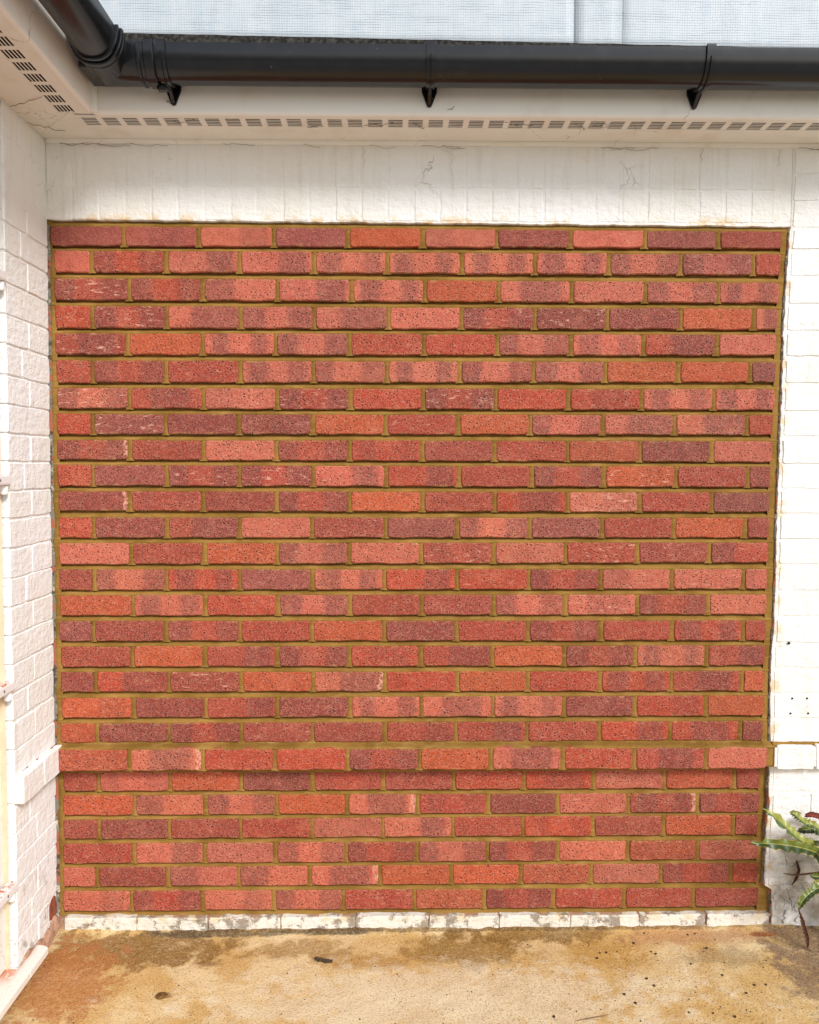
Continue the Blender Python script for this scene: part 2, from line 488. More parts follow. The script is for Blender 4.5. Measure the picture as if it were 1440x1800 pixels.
M = {}
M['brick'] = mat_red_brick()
M['mortar'] = mat_mortar()
M['white'] = mat_white_masonry('white_masonry_paint', (0.80, 0.795, 0.78), 0.6)
M['white_pier'] = mat_white_masonry('cream_masonry_paint', (0.82, 0.835, 0.83), 0.0, 0.6)
M['plinth'] = mat_white_masonry('worn_plinth_paint', (0.74, 0.70, 0.62), 0.5, 0.85, 0.30, 0.50)
M['soffit'] = mat_upvc('aged_white_plastic', (0.85, 0.82, 0.77))
M['door'] = mat_upvc('white_door_plastic', (0.80, 0.77, 0.71), 0.12, 0.30)
M['black'] = mat_black_plastic()
M['felt'] = mat_felt()
M['sheet'] = mat_sheet()
M['concrete'] = mat_concrete()
M['hinge'] = mat_door_hinge()
M['sill'] = mat_dusty_sill()
M['ragged'] = mat_ragged()
M['void'] = mat_simple('dark_hole', (0.020, 0.014, 0.010), 0.9)
M['bare'] = mat_simple('bare_red_brick', (0.34, 0.105, 0.055), 0.9, 0.5, 60.0, 0.003)
M['pinkmortar'] = mat_simple('pink_mortar', (0.50, 0.30, 0.20), 0.9, 0.4, 45.0, 0.004)
M['sealant'] = mat_simple('cream_sealant', (0.74, 0.58, 0.40), 0.6, 0.15, 18.0)
M['mud'] = mat_simple('dark_mud', (0.085, 0.055, 0.032), 0.95, 0.6, 300.0, 0.002)
M['clod'] = mat_simple('brown_clay', (0.20, 0.105, 0.032), 0.95, 0.6, 120.0, 0.003)
M['web'] = mat_simple('dusty_thread', (0.30, 0.23, 0.17), 0.9)
M['dead'] = mat_simple('dead_brown_leaf', (0.10, 0.040, 0.022), 0.8, 0.5, 70.0)
M['deadred'] = mat_simple('dead_red_leaf', (0.22, 0.045, 0.03), 0.7, 0.5, 70.0)
M['twig'] = mat_simple('dry_twig', (0.24, 0.15, 0.085), 0.85, 0.5, 90.0)
M['metal'] = mat_simple('dull_screw', (0.22, 0.20, 0.19), 0.45)
M['frond_dark'] = mat_frond('dark_green_frond', (0.026, 0.048, 0.007), (0.12, 0.150, 0.024), (0.32, 0.24, 0.06))
M['frond_pale'] = mat_frond('yellow_green_frond', (0.060, 0.098, 0.015), (0.29, 0.30, 0.065), (0.40, 0.32, 0.10))


# ------------------------------------------------------------------ mesh helpers
class MB:
    def __init__(self):
        self.v, self.f = [], []

    def add(self, vs, fs):
        o = len(self.v)
        self.v += [tuple(x) for x in vs]
        self.f += [tuple(i + o for i in f) for f in fs]

    def box(self, x0, x1, y0, y1, z0, z1):
        self.add([(x0, y0, z0), (x1, y0, z0), (x1, y1, z0), (x0, y1, z0), (x0, y0, z1), (x1, y0, z1), (x1, y1, z1), (x0, y1, z1)],
                 [(0, 3, 2, 1), (4, 5, 6, 7), (0, 1, 5, 4), (1, 2, 6, 5), (2, 3, 7, 6), (3, 0, 4, 7)])

    def rings(self, rings, closed=True, cap0=False, cap1=False):
        n = len(rings[0])
        vs = [p for r in rings for p in r]
        fs = []
        for i in range(len(rings) - 1):
            for j in range(n if closed else n - 1):
                k = (j + 1) % n
                fs.append((i * n + j, i * n + k, (i + 1) * n + k, (i + 1) * n + j))
        if cap0: fs.append(tuple(range(n))[::-1])
        if cap1: fs.append(tuple((len(rings) - 1) * n + j for j in range(n)))
        self.add(vs, fs)

    def tube(self, pts, rad, n=6):
        pts = [Vector(p) for p in pts]
        rr = rad if isinstance(rad, (list, tuple)) else [rad] * len(pts)
        rs = []
        for i, p in enumerate(pts):
            t = (pts[min(i + 1, len(pts) - 1)] - pts[max(i - 1, 0)]).normalized()
            a = t.orthogonal().normalized() if abs(t.z) > 0.9 else t.cross(Vector((0, 0, 1))).normalized()
            b = t.cross(a)
            rs.append([p + (a * math.cos(k * 2 * math.pi / n) + b * math.sin(k * 2 * math.pi / n)) * rr[i] for k in range(n)])
        self.rings(rs, True, True, True)

    def mesh(self, name, smooth=False, fix=True):
        me = bpy.data.meshes.new(name)
        me.from_pydata(self.v, [], self.f)
        if fix:
            bm = bmesh.new()
            bm.from_mesh(me)
            bmesh.ops.recalc_face_normals(bm, faces=bm.faces)
            bm.to_mesh(me)
            bm.free()
        if smooth:
            me.polygons.foreach_set('use_smooth', [True] * len(me.polygons))
        me.update()
        return me


def link(name, me, mat, parent=None, loc=(0, 0, 0), rot=(0, 0, 0), smooth=None):
    if isinstance(me, MB):
        me = me.mesh(name, bool(smooth))
    if mat is not None and not me.materials:
        me.materials.append(mat)
    o = bpy.data.objects.new(name, me)
    COL.objects.link(o)
    if parent is not None: o.parent = parent
    o.location = loc
    o.rotation_euler = rot
    return o


def tag(o, label, cat, group=None):
    o['label'] = label
    o['category'] = cat
    if group: o['group'] = group
    return o


def thing(name, label, cat, loc=(0, 0, 0), rot=(0, 0, 0), group=None):
    o = bpy.data.objects.new(name, None)
    o.empty_display_size = 0.1
    COL.objects.link(o)
    o.location = loc
    o.rotation_euler = rot
    o['kind'] = 'thing'
    return tag(o, label, cat, group)


def nz(x, y=0.0, z=0.0):
    return noise.noise(Vector((x, y, z)))


def slab_mesh(L, H, D, seed, edge=0.0019, bev=0.003, corner=0.005, drop=0.003, nl=5, nh=2, jag0=0.0, jag1=0.0):
    """A brick seen on its face: front at y=0 facing -y, irregular arrises, depth D."""
    r = random.Random(seed)
    pts = []
    hl, hh = L / 2, H / 2
    cs = [corner * r.uniform(0.5, 1.5) for _ in range(4)]
    for i in range(nl + 1):
        t = i / nl
        x = (-hl + cs[0]) + (L - cs[0] - cs[1]) * t
        pts.append((x, -hh + r.uniform(-edge, edge)))
    for i in range(nh + 1):
        t = i / nh
        pts.append((hl + r.uniform(-edge, edge) + r.uniform(-jag1, jag1), (-hh + cs[1]) + (H - cs[1] - cs[2]) * t))
    for i in range(nl + 1):
        t = i / nl
        x = (hl - cs[2]) - (L - cs[2] - cs[3]) * t
        pts.append((x, hh + r.uniform(-edge, edge)))
    for i in range(nh + 1):
        t = i / nh
        pts.append((-hl + r.uniform(-edge, edge) + r.uniform(-jag0, jag0), (hh - cs[3]) - (H - cs[3] - cs[0]) * t))
    mb = MB()
    front, mid, back = [], [], []
    for (x, z) in pts:
        k = bev
        fx = x - math.copysign(min(k, abs(x)), x) if abs(x) > hl - 0.02 else x
        fz = z - math.copysign(k, z) if abs(z) > hh - 0.012 else z
        front.append((fx, r.uniform(-0.0004, 0.0004), fz))
        mid.append((x, drop, z))
        back.append((x, D, z))
    n = len(pts)
    vs = [(0, -0.0003, 0)] + front + mid + back
    fs = []
    for i in range(n):
        j = (i + 1) % n
        fs.append((0, 1 + i, 1 + j))
        fs.append((1 + i, 1 + n + i, 1 + n + j, 1 + j))
        fs.append((1 + n + i, 1 + 2 * n + i, 1 + 2 * n + j, 1 + n + j))
    mb.add(vs, fs)
    return mb.mesh('brick')


# ------------------------------------------------------------------ ground
def build_ground():
    def axis(dense0, dense1, stepd, far0, far1):
        a = [far0, far0 * .5 + dense0 * .5, dense0 - 0.4, dense0 - 0.1]
        n = int((dense1 - dense0) / stepd)
        a += [dense0 + (dense1 - dense0) * i / n for i in range(n + 1)]
        a += [dense1 + 0.15, dense1 + 0.5, far1 * .5 + dense1 * .5, far1]
        return a
    X = axis(-1.15, 1.6, 0.012, -9, 9)
    n = 60
    Y = [-9, -5, -3, -2, -1.4, -1.0, -0.8] + [-0.7 + 0.73 * i / n for i in range(n + 1)] + [0.3, 1.5]
    vs, fs = [], []
    for y in Y:
        for x in X:
            h = 0.0035 * nz(x * 5, y * 5, 1) + 0.0016 * nz(x * 22, y * 22, 4) + 0.0010 * nz(x * 60, y * 60, 8)
            e = max(0.0, 1 + y / 0.035)
            h += 0.010 * min(e, 1.0) ** 2 * (0.9 + 0.9 * nz(x * 7, 2.2, 3) + 0.7 * nz(x * 33, 1.2, 7))
            vs.append((x, y, h))
    w = len(X)
    for j in range(len(Y) - 1):
        for i in range(w - 1):
            fs.append((j * w + i, j * w + i + 1, (j + 1) * w + i + 1, (j + 1) * w + i))
    mb = MB()
    mb.add(vs, fs)
    o = link('ground', mb, M['concrete'], smooth=True)
    o['kind'] = 'structure'
    return o


build_ground()

# ------------------------------------------------------------------ the new red brick panel
# per course: top and foot height at x=-1.06, the same at x=1.18, then x of first edge, first joint, last joint, last edge
ROWS = [
    (2.1982, 2.1384, 2.1929, 2.1421, -1.0506, -0.8303, 0.9782, 1.1737),
    (2.1253, 2.0609, 2.1249, 2.0615, -1.0405, -0.9294, 1.0891, 1.1709),
    (2.0444, 1.9777, 2.0397, 1.9773, -1.0426, -0.818, 0.9826, 1.1687),
    (1.9607, 1.8939, 1.9601, 1.8963, -1.0412, -0.9314, 1.0936, 1.1657),
    (1.8785, 1.8132, 1.8816, 1.8185, -1.0432, -0.8247, 0.9812, 1.1644),
    (1.7964, 1.7287, 1.7975, 1.7368, -1.0419, -0.9333, 1.0873, 1.165),
    (1.7138, 1.65, 1.7148, 1.6502, -1.0422, -0.8227, 0.9757, 1.1648),
    (1.6344, 1.5719, 1.6353, 1.574, -1.0441, -0.9368, 1.08, 1.1608),
    (1.5547, 1.4942, 1.5546, 1.4893, -1.0443, -0.8241, 0.9725, 1.1607),
    (1.4784, 1.4137, 1.4752, 1.4117, -1.0463, -0.9386, 1.0883, 1.1577),
    (1.3979, 1.3367, 1.3957, 1.3336, -1.0465, -0.8271, 0.9769, 1.1569),
    (1.3171, 1.2537, 1.3166, 1.2536, -1.0468, -0.9404, 1.0841, 1.1574),
    (1.2377, 1.1703, 1.2394, 1.1761, -1.047, -0.8268, 0.9717, 1.1571),
    (1.1557, 1.0908, 1.1553, 1.0926, -1.049, -0.9422, 1.0821, 1.1562),
    (1.0748, 1.0108, 1.0764, 1.0115, -1.0483, -0.8246, 0.9727, 1.157),
    (0.9949, 0.9307, 0.9934, 0.9283, -1.0529, -0.9475, 1.0864, 1.1575),
    (0.9144, 0.8499, 0.9139, 0.8485, -1.0497, -0.8295, 0.9715, 1.1574),
    (0.8337, 0.7709, 0.8321, 0.7665, -1.0516, -0.944, 1.0861, 1.1566),
    (0.7514, 0.6874, 0.7538, 0.6879, -1.0519, -0.8273, 0.9733, 1.1581),
    (0.6711, 0.6085, 0.6715, 0.6072, -1.0556, -0.9448, 1.0848, 1.1561),
    (0.6005, 0.5319, 0.5984, 0.5309, -1.0573, -0.8325, 0.9637, 1.1551),
    (0.5119, 0.4478, 0.5132, 0.4485, -1.0568, -0.9467, 1.0737, 1.1545),
    (0.4363, 0.3701, 0.4336, 0.3694, -1.0587, -0.8352, 0.9576, 1.1563),
    (0.3568, 0.2932, 0.3618, 0.296, -1.0606, -0.9492, 1.0741, 1.155),
    (0.2798, 0.2132, 0.2792, 0.2138, -1.0625, -0.84, 0.9604, 1.1555),
    (0.202, 0.1371, 0.2035, 0.1387, -1.0662, -0.959, 1.0702, 1.1575),
    (0.1244, 0.0571, 0.1217, 0.0577, -1.069, -0.8501, 0.9504, 1.1616),
]
# each brick: clay tone (o orange, r red, p pink, m brick red, k plum) + burnt pattern (upper case = strong) + optional w salt, e pale right end
CLAY = [
    "kd kc pr kd on pl mD pn kD md",
    "pn rB pR pR pS pS pS pS pB kB rn",
    "mBw rB pL pR pS on pC pn pB pS",
    "rn mBw pG pB pG pn mBw mDw mD on pG",
    "mCw on pS pB rn rn pB pS rG pn",
    "mn mB rd pS pB pS pB pB on on kD",
    "pBw mC pl mBw rn mBw rn rc pS pS",
    "rn kDw mD mD on rd on pB pG pG rd",
    "mBe rd pn mB rs md rd od mD pn",
    "rn kd mBw mBw pRw rR rd mB opw rd mD",
    "mDe ms rD mB on rd rC pmw rd kD",
    "rn mD mG pn md kd pB kd rd on md",
    "pn rd on pB pn msw pn rdw md mL",
    "md pB rS kd pS rR rn mB pl pn pl",
    "on pS rn pB rd md pB pcw mB pn",
    "kD rD mB rd on mD rd mB rd rS rd",
    "rd on mR mB rc mG on mB pS mR",
    "mD rG mdw on pGe rn on rn rS mC on",
    "or mD mR mD pS pC pS mD rr on",
    "on mD mB md md mr mR rd rR rC mD",
    "od pCe rn rn mB on pC rn mC pn",
    "mn pb on mD mb md rn rc pd od md",
    "on pL pB on pCe ms mD pn mSe mB",
    "md mD md rd pd pR rd rs md on md",
    "rd pR pd pB mB pB mB pn od pd",
    "pn rD pL pL pCe on on od pd mB rn",
    "pr mB pr pB rd od mB rd rd md",
]
TONE = {'o': (0.41, 0.070, 0.020), 'r': (0.37, 0.046, 0.018), 'p': (0.47, 0.110, 0.064), 'm': (0.325, 0.048, 0.025), 'k': (0.31, 0.067, 0.047)}
BANDS = {'n': None, 'L': ((-.2, .42),), 'R': ((.55, .93),), 'G': ((.36, 1.2),), 'C': ((.3, .86),), 'S': ((.10, .37), (.66, .92)),
         'B': ((-.2, .30), (.66, 1.2)), 'D': ((-.2, 1.2),)}
FULL = [slab_mesh(0.215, 0.065, 0.055, 100 + i) for i in range(8)]
HALF = [slab_mesh(0.104, 0.065, 0.055, 140 + i, nl=3) for i in range(5)]
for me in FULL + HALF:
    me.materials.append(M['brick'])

panel = thing('red_brick_wall', 'new red brick infill wall with ochre mortar and a projecting course low down', 'wall', (0.06, 0, 0))
PX = 0.06


def zrow(i, x):
    a, b, c, d = ROWS[i][:4]
    t = (x + 1.06) / 2.24
    return a + (c - a) * t, b + (d - b) * t


PERP = []                                               # (row, x left, x right)
for i, row in enumerate(ROWS):
    xs, j1, jl, xe = row[4:]
    codes = CLAY[i].split()
    n = len(codes)
    gaps = [j1 + (jl - j1) * k / (n - 2) + rng.uniform(-.0018, .0018) for k in range(n - 1)]
    gaps[0], gaps[-1] = j1, jl
    half = [rng.uniform(.0054, .0074) for _ in gaps]
    edges = [(xs if k == 0 else gaps[k - 1] + half[k - 1], xe if k == n - 1 else gaps[k] - half[k]) for k in range(n)]
    for k in range(n - 1):
        PERP.append((i, gaps[k] - half[k], gaps[k] + half[k]))
    for k, (x0, x1) in enumerate(edges):
        c, pat = codes[k][0], codes[k][1]
        extra = codes[k][2:]
        L = x1 - x0
        xc = (x0 + x1) / 2
        zt, zb = zrow(i, xc)
        src = rng.choice(FULL if L > 0.15 else HALF)
        o = bpy.data.objects.new('brick', src)
        COL.objects.link(o)
        o.parent = panel
        yy = (-0.036 if i == 20 else 0.010 if i > 20 else 0.0) + rng.uniform(-0.0012, 0.0008)
        o.location = (xc - PX, yy, (zt + zb) / 2)
        o.scale = (L / (0.215 if L > 0.15 else 0.104), 1.0, (zt - zb + rng.uniform(-.001, .001)) / 0.065)
        zt2, zb2 = zrow(i, xc + 0.1)
        o.rotation_euler = (rng.uniform(-.006, .006), math.atan2((zt + zb - zt2 - zb2) / 2, 0.1) + rng.uniform(-.004, .004), rng.uniform(-.005, .005))
        t = TONE[c]
        j = rng.uniform(.90, 1.10)
        o.color = tuple(min(.9, v * j * rng.uniform(.95, 1.05)) for v in t) + (1.0,)
        up_ = pat.upper()
        amt = rng.uniform(.85, 1.0) if pat.isupper() else rng.uniform(.38, .55)
        b = BANDS.get(up_, None)
        if up_ in 'PM': b, amt = ((.5, 1.2),), .3
        q0 = [2.0, 3.0, 0.0]
        q1 = [2.0, 3.0, 0.0]
        if b:
            q0 = [b[0][0] + rng.uniform(-.03, .03), b[0][1] + rng.uniform(-.03, .03), amt]
            if len(b) > 1: q1 = [b[1][0] + rng.uniform(-.03, .03), b[1][1] + rng.uniform(-.03, .03), amt * rng.uniform(.8, 1.0)]
        o['bands'], o['bands_two'] = q0, q1
        o['salt'] = 0.95 if 'w' in extra else rng.choice((0.08, 0.15, 0.35))
        o['tip'] = [0.93, 1.2, 0.85] if 'e' in extra else [2.0, 3.0, 0.0]
        o['pits'] = rng.uniform(.65, 1.0) * (0.35 if (i == 0 or (i == 1 and k == 0)) else 1.0)

LEFT_EDGE = [(2.22, -1.070), (1.904, -1.070), (1.54, -1.070), (1.29, -1.072), (.88, -1.076), (.67, -1.078), (.376, -1.081), (.05, -1.084)]
RIGHT_EDGE = [(2.23, 1.196), (2.204, 1.195), (2.115, 1.190), (1.971, 1.184), (1.705, 1.183), (1.344, 1.179), (1.179, 1.180), (.999, 1.180),
              (.847, 1.173), (.688, 1.176), (.594, 1.177), (.406, 1.180), (.342, 1.175), (.217, 1.173), (.137, 1.173), (.122, 1.198), (.04, 1.199)]


def poly_at(poly, z):
    for (z0, x0), (z1, x1) in zip(poly, poly[1:]):
        if z <= z0 and z >= z1:
            t = (z0 - z) / (z0 - z1)
            return x0 + (x1 - x0) * t
    return poly[0][1] if z > poly[0][0] else poly[-1][1]


def build_mortar():
    mb = MB()
    # bed joints, struck: deep under the upper brick, flush with the lower one
    prof = [(-.20, .0195), (0.0, .0185), (.14, .0175), (.32, .0140), (.50, .0085), (.72, .0028), (.97, .0002), (1.25, .0040)]
    xs = [-1.085 + 0.012 * k for k in range(int((1.190 + 1.085) / 0.012) + 1)]
    for i in range(-1, 27):
        rows = []
        for x in xs:
            zt = zrow(i, x)[1] if i >= 0 else 2.222 - 0.005 * (x + 1.06) / 2.24
            zb = zrow(i + 1, x)[0] if i < 26 else 0.034
            h = zt - zb
            col = []
            for (t, y) in prof:
                if i == 19:
                    y = .004 - .0385 * min(max((t - .45) / .5, 0), 1) if t > .2 else .004
                if i == 20:
                    y = .010 + .010 * min(1, max(0, 1 - t))
                y += .010 if i > 20 else 0.0
                w = 0.0010 * nz(x * 40, i * 7.3, t * 3) + 0.0007 * nz(x * 150, i * 3.3, t * 5)
                ww = 0.0012 * nz(x * 28, i * 9.1, t * 2)
                col.append((x - PX, y + w, zt - h * t + ww))
            rows.append(col)
        mb.rings(rows, closed=False)
    for (i, x0, x1) in PERP:
        zt, zb = zrow(i, (x0 + x1) / 2)
        off = -0.036 if i == 20 else 0.010 if i > 20 else 0.0
        rows = []
        for k in range(6):
            t = k / 5
            z = zt + 0.003 - (zt - zb + 0.006) * t
            rec = rng.uniform(.0022, .0042)
            rows.append([(x0 - .006 - PX, .006 + off, z), (x0 - .0005 - PX + rng.uniform(-.001, .001), .0055 + off, z), (x0 + .003 - PX, rec + off + .001, z), (x1 - .003 - PX, rec + off - .001, z), (x1 + .0005 - PX + rng.uniform(-.001, .001), .0035 + off, z), (x1 + .006 - PX, .006 + off, z)])
        mb.rings(rows, closed=False)
    # side margins
    for poly, sgn in ((LEFT_EDGE, -1), (RIGHT_EDGE, 1)):
        rows = []
        z = 2.222
        while z > 0.034:
            xo = poly_at(poly, z) + sgn * (0.006 + 0.002 * nz(z * 40, 5 * sgn, 2) + 0.0015 * nz(z * 130, 5, 9))
            i = min(range(27), key=lambda q: abs((ROWS[q][0] + ROWS[q][1]) / 2 - z))
            xi = (ROWS[i][4] if sgn < 0 else ROWS[i][7]) - sgn * 0.004
            off = -0.032 if (i == 20 and ROWS[20][1] < z < ROWS[20][0]) else 0.009 if z < .53 else 0.0
            row = []
            for t in (0, .25, .5, .75, 1.0):
                x = xi + (xo - xi) * t
                y = (.0040 + off) - .0015 * math.sin(t * 3.1) + .0012 * nz(x * 70, z * 60, 3)
                row.append((x - PX, y, z))
            rows.append(row)
            z -= 0.008
        mb.rings(rows, closed=False)
    o = link('mortar', mb, M['mortar'], panel, smooth=True)
    # solid body behind the faces
    bk = MB()
    bk.box(-1.09 - PX, 1.20 - PX, 0.034, 0.12, -0.05, 2.23)
    bk.box(-1.058 - PX, 1.156 - PX, -0.022, 0.0255, 0.536, 0.594)
    link('backing', bk, M['mortar'], panel)


build_mortar()

# ------------------------------------------------------------------ painted wall round the panel
white = thing('white_brick_wall', 'white painted brick wall above and to the right of the red panel', 'wall', (1.2, 0.05, 0))
OX = Vector((1.2, 0.05, 0))


def wpart(name, mb, mat, label=None, smooth=False):
    o = link(name, mb, mat, white, tuple(-OX), smooth=smooth)
    if label: o['label'] = label
    return o


def painted_base():
    mb = MB()
    y0, y1 = -0.006, 0.10
    # top band with a torn lower edge
    rows = []
    x = -1.085
    while x <= 1.1951:
        zb = 2.2135 - 0.0105 * (x + 1.06) / 2.25 + 0.0035 * nz(x * 11, 3, 1) + 0.0022 * nz(x * 42, 3, 6) + 0.0012 * nz(x * 120, 1, 2)
        yj = y0 + 0.0015 * nz(x * 20, 9, 9)
        rows.append([(x, y1, zb), (x, 0.002, zb + .001), (x, yj, zb + .0025), (x, y0, zb + .010), (x, y0, 2.50), (x, y1, 2.50)])
        x += 0.006
    mb.rings(rows, False, False, False)
    # right-hand band with a torn left edge
    rows = []
    z = 2.50
    while z > -0.06:
        xl = poly_at(RIGHT_EDGE, z) if z < 2.199 else 1.1955
        xl += (0.0030 * nz(z * 14, 7, 1) + 0.0030 * nz(z * 45, 2, 4) + 0.0014 * nz(z * 120, 1, 7)) if z < 2.199 else 0
        rows.append([(xl, y1, z), (xl - .001, 0.003, z), (xl + .001, y0 + .001, z), (xl + .008, y0, z), (2.0, y0, z), (2.0, y1, z)])
        z -= 0.006
    mb.rings(rows, False, False, False)
    wpart('wall_body', mb, M['white'])
    rg = MB()                                           # torn edge of older coats showing beside the joint
    rows = []
    z = 2.19
    while z > 0.05:
        xl = poly_at(RIGHT_EDGE, z) + .002 * nz(z * 25, 11, 3)
        wdt = max(0.0012, 0.0030 + .0045 * nz(z * 17, 21, 3) + .003 * nz(z * 60, 4, 3))
        rows.append([(xl - .002 - wdt, .0055, z), (xl - .001 - wdt * .5, -.0012 - .002 * abs(nz(z * 80, 3, 3)), z), (xl + .004, -.002, z)])
        z -= 0.005
    rg.rings(rows, False)
    wpart('torn_edge', rg, M['ragged'])


painted_base()
# two courses of bricks on edge over the panel (ends showing)
ROWLOCK = [slab_mesh(0.0745, 0.0965, 0.03, 200 + i, edge=.0015, bev=.0030, corner=.003, drop=.0018, nl=3) for i in range(4)]
ROWLOCK2 = [slab_mesh(0.0745, 0.1245, 0.03, 210 + i, edge=.0015, bev=.0030, corner=.003, drop=.0018, nl=3) for i in range(4)]
PSTR = [slab_mesh(0.219, 0.072, 0.03, 220 + i, edge=.0018, bev=.0022, corner=.003, drop=.0028, nl=5) for i in range(4)]
PHDR = [slab_mesh(0.116, 0.072, 0.03, 230 + i, edge=.0018, bev=.0022, corner=.003, drop=.0028, nl=3, jag0=.0012) for i in range(5)]
PIER = [slab_mesh(0.127, 0.0765, 0.03, 240 + i, edge=.0018, bev=.0025, corner=.003, drop=.0028, nl=3) for i in range(5)]
PIERL = [slab_mesh(0.262, 0.0765, 0.03, 250 + i, edge=.0018, bev=.0022, corner=.003, drop=.0022, nl=6) for i in range(4)]
for me in ROWLOCK + ROWLOCK2 + PSTR + PHDR:
    me.materials.append(M['white'])
for me in PIER + PIERL:
    me.materials.append(M['white_pier'])


def pbrick(src, x, y, z, parent, off, sx=1.0, sz=1.0, rz=0.0):
    o = bpy.data.objects.new('brick', src)
    COL.objects.link(o)
    o.parent = parent
    o.location = Vector((x, y, z)) - off
    o.scale = (sx, 1, sz)
    o.rotation_euler = (rng.uniform(-.01, .01), rng.uniform(-.008, .008), rz + rng.uniform(-.008, .008))
    return o


k = 0
x = -1.017
while x < 1.18:
    pbrick(rng.choice(ROWLOCK), x, -0.0073 + rng.uniform(-.0006, .0006), 2.262, white, OX, rng.uniform(.98, 1.02))
    pbrick(rng.choice(ROWLOCK2), x + rng.uniform(-.003, .003), -0.0073 + rng.uniform(-.0006, .0006), 2.376, white, OX, rng.uniform(.98, 1.02))
    x += 0.0788
ZL = [(zrow(i, 1.2)) for i in range(27)]
courses = [(2.435, 2.366), (2.355, 2.286), (2.275, 2.206)] + ZL
for i, (zt, zb) in enumerate(courses):
    xl = max(poly_at(RIGHT_EDGE, (zt + zb) / 2), 1.174) + .012
    if i < 3: xl = 1.204
    led = (i == 23)
    y = -0.036 if led else -0.0085
    ln = 0.112 if i % 2 else 0.215
    if 8 < i < 23: ln = 0.215 if i % 2 else 0.16
    h = (zt - zb + .006) / .070
    src = rng.choice(PHDR) if ln < .15 else rng.choice(PSTR)
    base = .112 if ln < .15 else .215
    if i >= 27:
        h *= .97
    pbrick(src, xl + ln / 2, y + rng.uniform(-.001, .0008), (zt + zb) / 2, white, OX, ln / base, h)
    pbrick(rng.choice(PSTR), xl + ln + .010 + .1075, y + rng.uniform(-.001, .0008), (zt + zb) / 2, white, OX, 1, h)
lb = MB()
lb.box(1.180, 2.0, -0.0335, -0.0062, 0.536, 0.596)
wpart('ledge_core', lb, M['white'])
sm = MB()                                               # spilt mortar lying along the top of the ledge
rows = []
x = 1.18
while x < 1.36:
    w = .016 + .008 * nz(x * 50, 3, 3)
    rows.append([(x, -.0065, .6075 + .003 * nz(x * 60, 1, 1)), (x, -.0065 - w * .5, .6055 + .002 * nz(x * 70, 5, 1)), (x, -.0075 - w, .6005), (x, -.0065, .600)])
    x += .006
sm.rings(rows, True, True, True)
wpart('mortar_smear', sm, M['mortar'])
# old painted course at the foot of the panel
PL = [-1.06, -0.83, -0.605, -0.374, -0.136, 0.098, 0.323, 0.551, 0.772, 0.985, 1.195]
pb = MB()
pb.box(-1.09, 1.199, 0.000, 0.10, -0.06, 0.041)
wpart('plinth_core', pb, M['pinkmortar'])
PLM = [slab_mesh(0.219, 0.058, 0.03, 260 + i, edge=.0018, bev=.002, corner=.004, drop=.002, nl=8) for i in range(5)]
for me in PLM: me.materials.append(M['plinth'])
for a, b in zip(PL, PL[1:]):
    g = rng.choice((.001, .002, .002, .008))
    o = pbrick(rng.choice(PLM), (a + b) / 2, -0.0070 + rng.uniform(-.0006, .0006), 0.0130 + rng.uniform(-.0015, .0015), white, OX, (b - a - g) / .219)
wp = MB()
for (x, y, z) in [(1.226, -.0105, .922), (1.242, -.0105, .746), (1.289, -.0105, .746), (1.238, -.0105, .698), (1.294, -.0105, .698)]:
    h = MB()
    r0 = .0042 if z > .8 else .003
    h.rings([[(x + r * math.cos(a) - 0, y - d, z + r * math.sin(a)) for a in [2 * math.pi * t / 10 for t in range(10)]] for r, d in ((r0, -.002), (r0, .0008), (r0 * .7, .0012), (r0 * .45, .0004))], True, False, True)
    wpart('drill_hole_disc', h, M['void'])  # raised dark disc standing in for the shade inside a drill hole
# broken paint flakes at the right foot of the panel
fl = MB()
for k in range(16):
    cx, cz = rng.uniform(1.205, 1.29), rng.uniform(.02, .17)
    n = rng.randint(5, 7)
    a0 = rng.uniform(0, 6)
    rr = [rng.uniform(.006, .018) for _ in range(n)]
    pts = [(cx + rr[t] * math.cos(a0 + t * 6.283 / n), cz + rr[t] * .8 * math.sin(a0 + t * 6.283 / n)) for t in range(n)]
    tilt = rng.uniform(-.15, .15)
    fl.rings([[(px, -.0110 - .002 + (px - cx) * tilt, pz) for px, pz in pts], [(px, -.007, pz) for px, pz in pts]], True, True, True)
o = wpart('paint_flakes', fl, M['white'])
o['kind'] = 'stuff'

# ------------------------------------------------------------------ painted return wall on the left
TILT = 0.010
pier = thing('white_brick_pier', 'narrow cream painted brick return wall between the door and the red panel', 'wall', (-1.080, 0, 0), (0, TILT, 0))
ZP = [(2.435, 2.363), (2.355, 2.283), (2.275, 2.203)] + [zrow(i, -1.06) for i in range(27)] + [(0.046, -0.02)]
b = MB()
b.box(-0.14, -0.0022, -0.262, 0.10, -0.06, 2.47)
link('wall_body', b, M['white_pier'], pier)
for i, (zt, zb) in enumerate(ZP):
    led = (i == 23)
    xo = 0.026 if led else 0.0014
    h = (zt - zb + .010) / .0745
    for (u0, u1) in (((.004, .1335), (.1365, .2655)) if i % 2 or led else ((.004, .2655),) if i % 4 else ((.004, .176), (.179, .2655))):
        if i == 29 and u0 < .1:
            u0 = .062
        if i == 30:
            continue
        o = pbrick(rng.choice(PIER if u1 - u0 < .2 else PIERL), xo + rng.uniform(-.0008, .0008), -(u0 + u1) / 2, (zt + zb) / 2, pier, Vector((0, 0, 0)), (u1 - u0) / (.127 if u1 - u0 < .2 else .262), h, math.pi / 2)
    # the narrow end of each course shows in the door reveal
    o = link('brick', slab_mesh(0.05, 0.0745, .03, 300 + i, edge=.0018, bev=.0025, corner=.003, drop=.0028, nl=2), M['white_pier'], pier, (-.0250, -0.2650, (zt + zb) / 2), (0, 0, 0))
    o.scale = (1, 1, h)
b = MB()
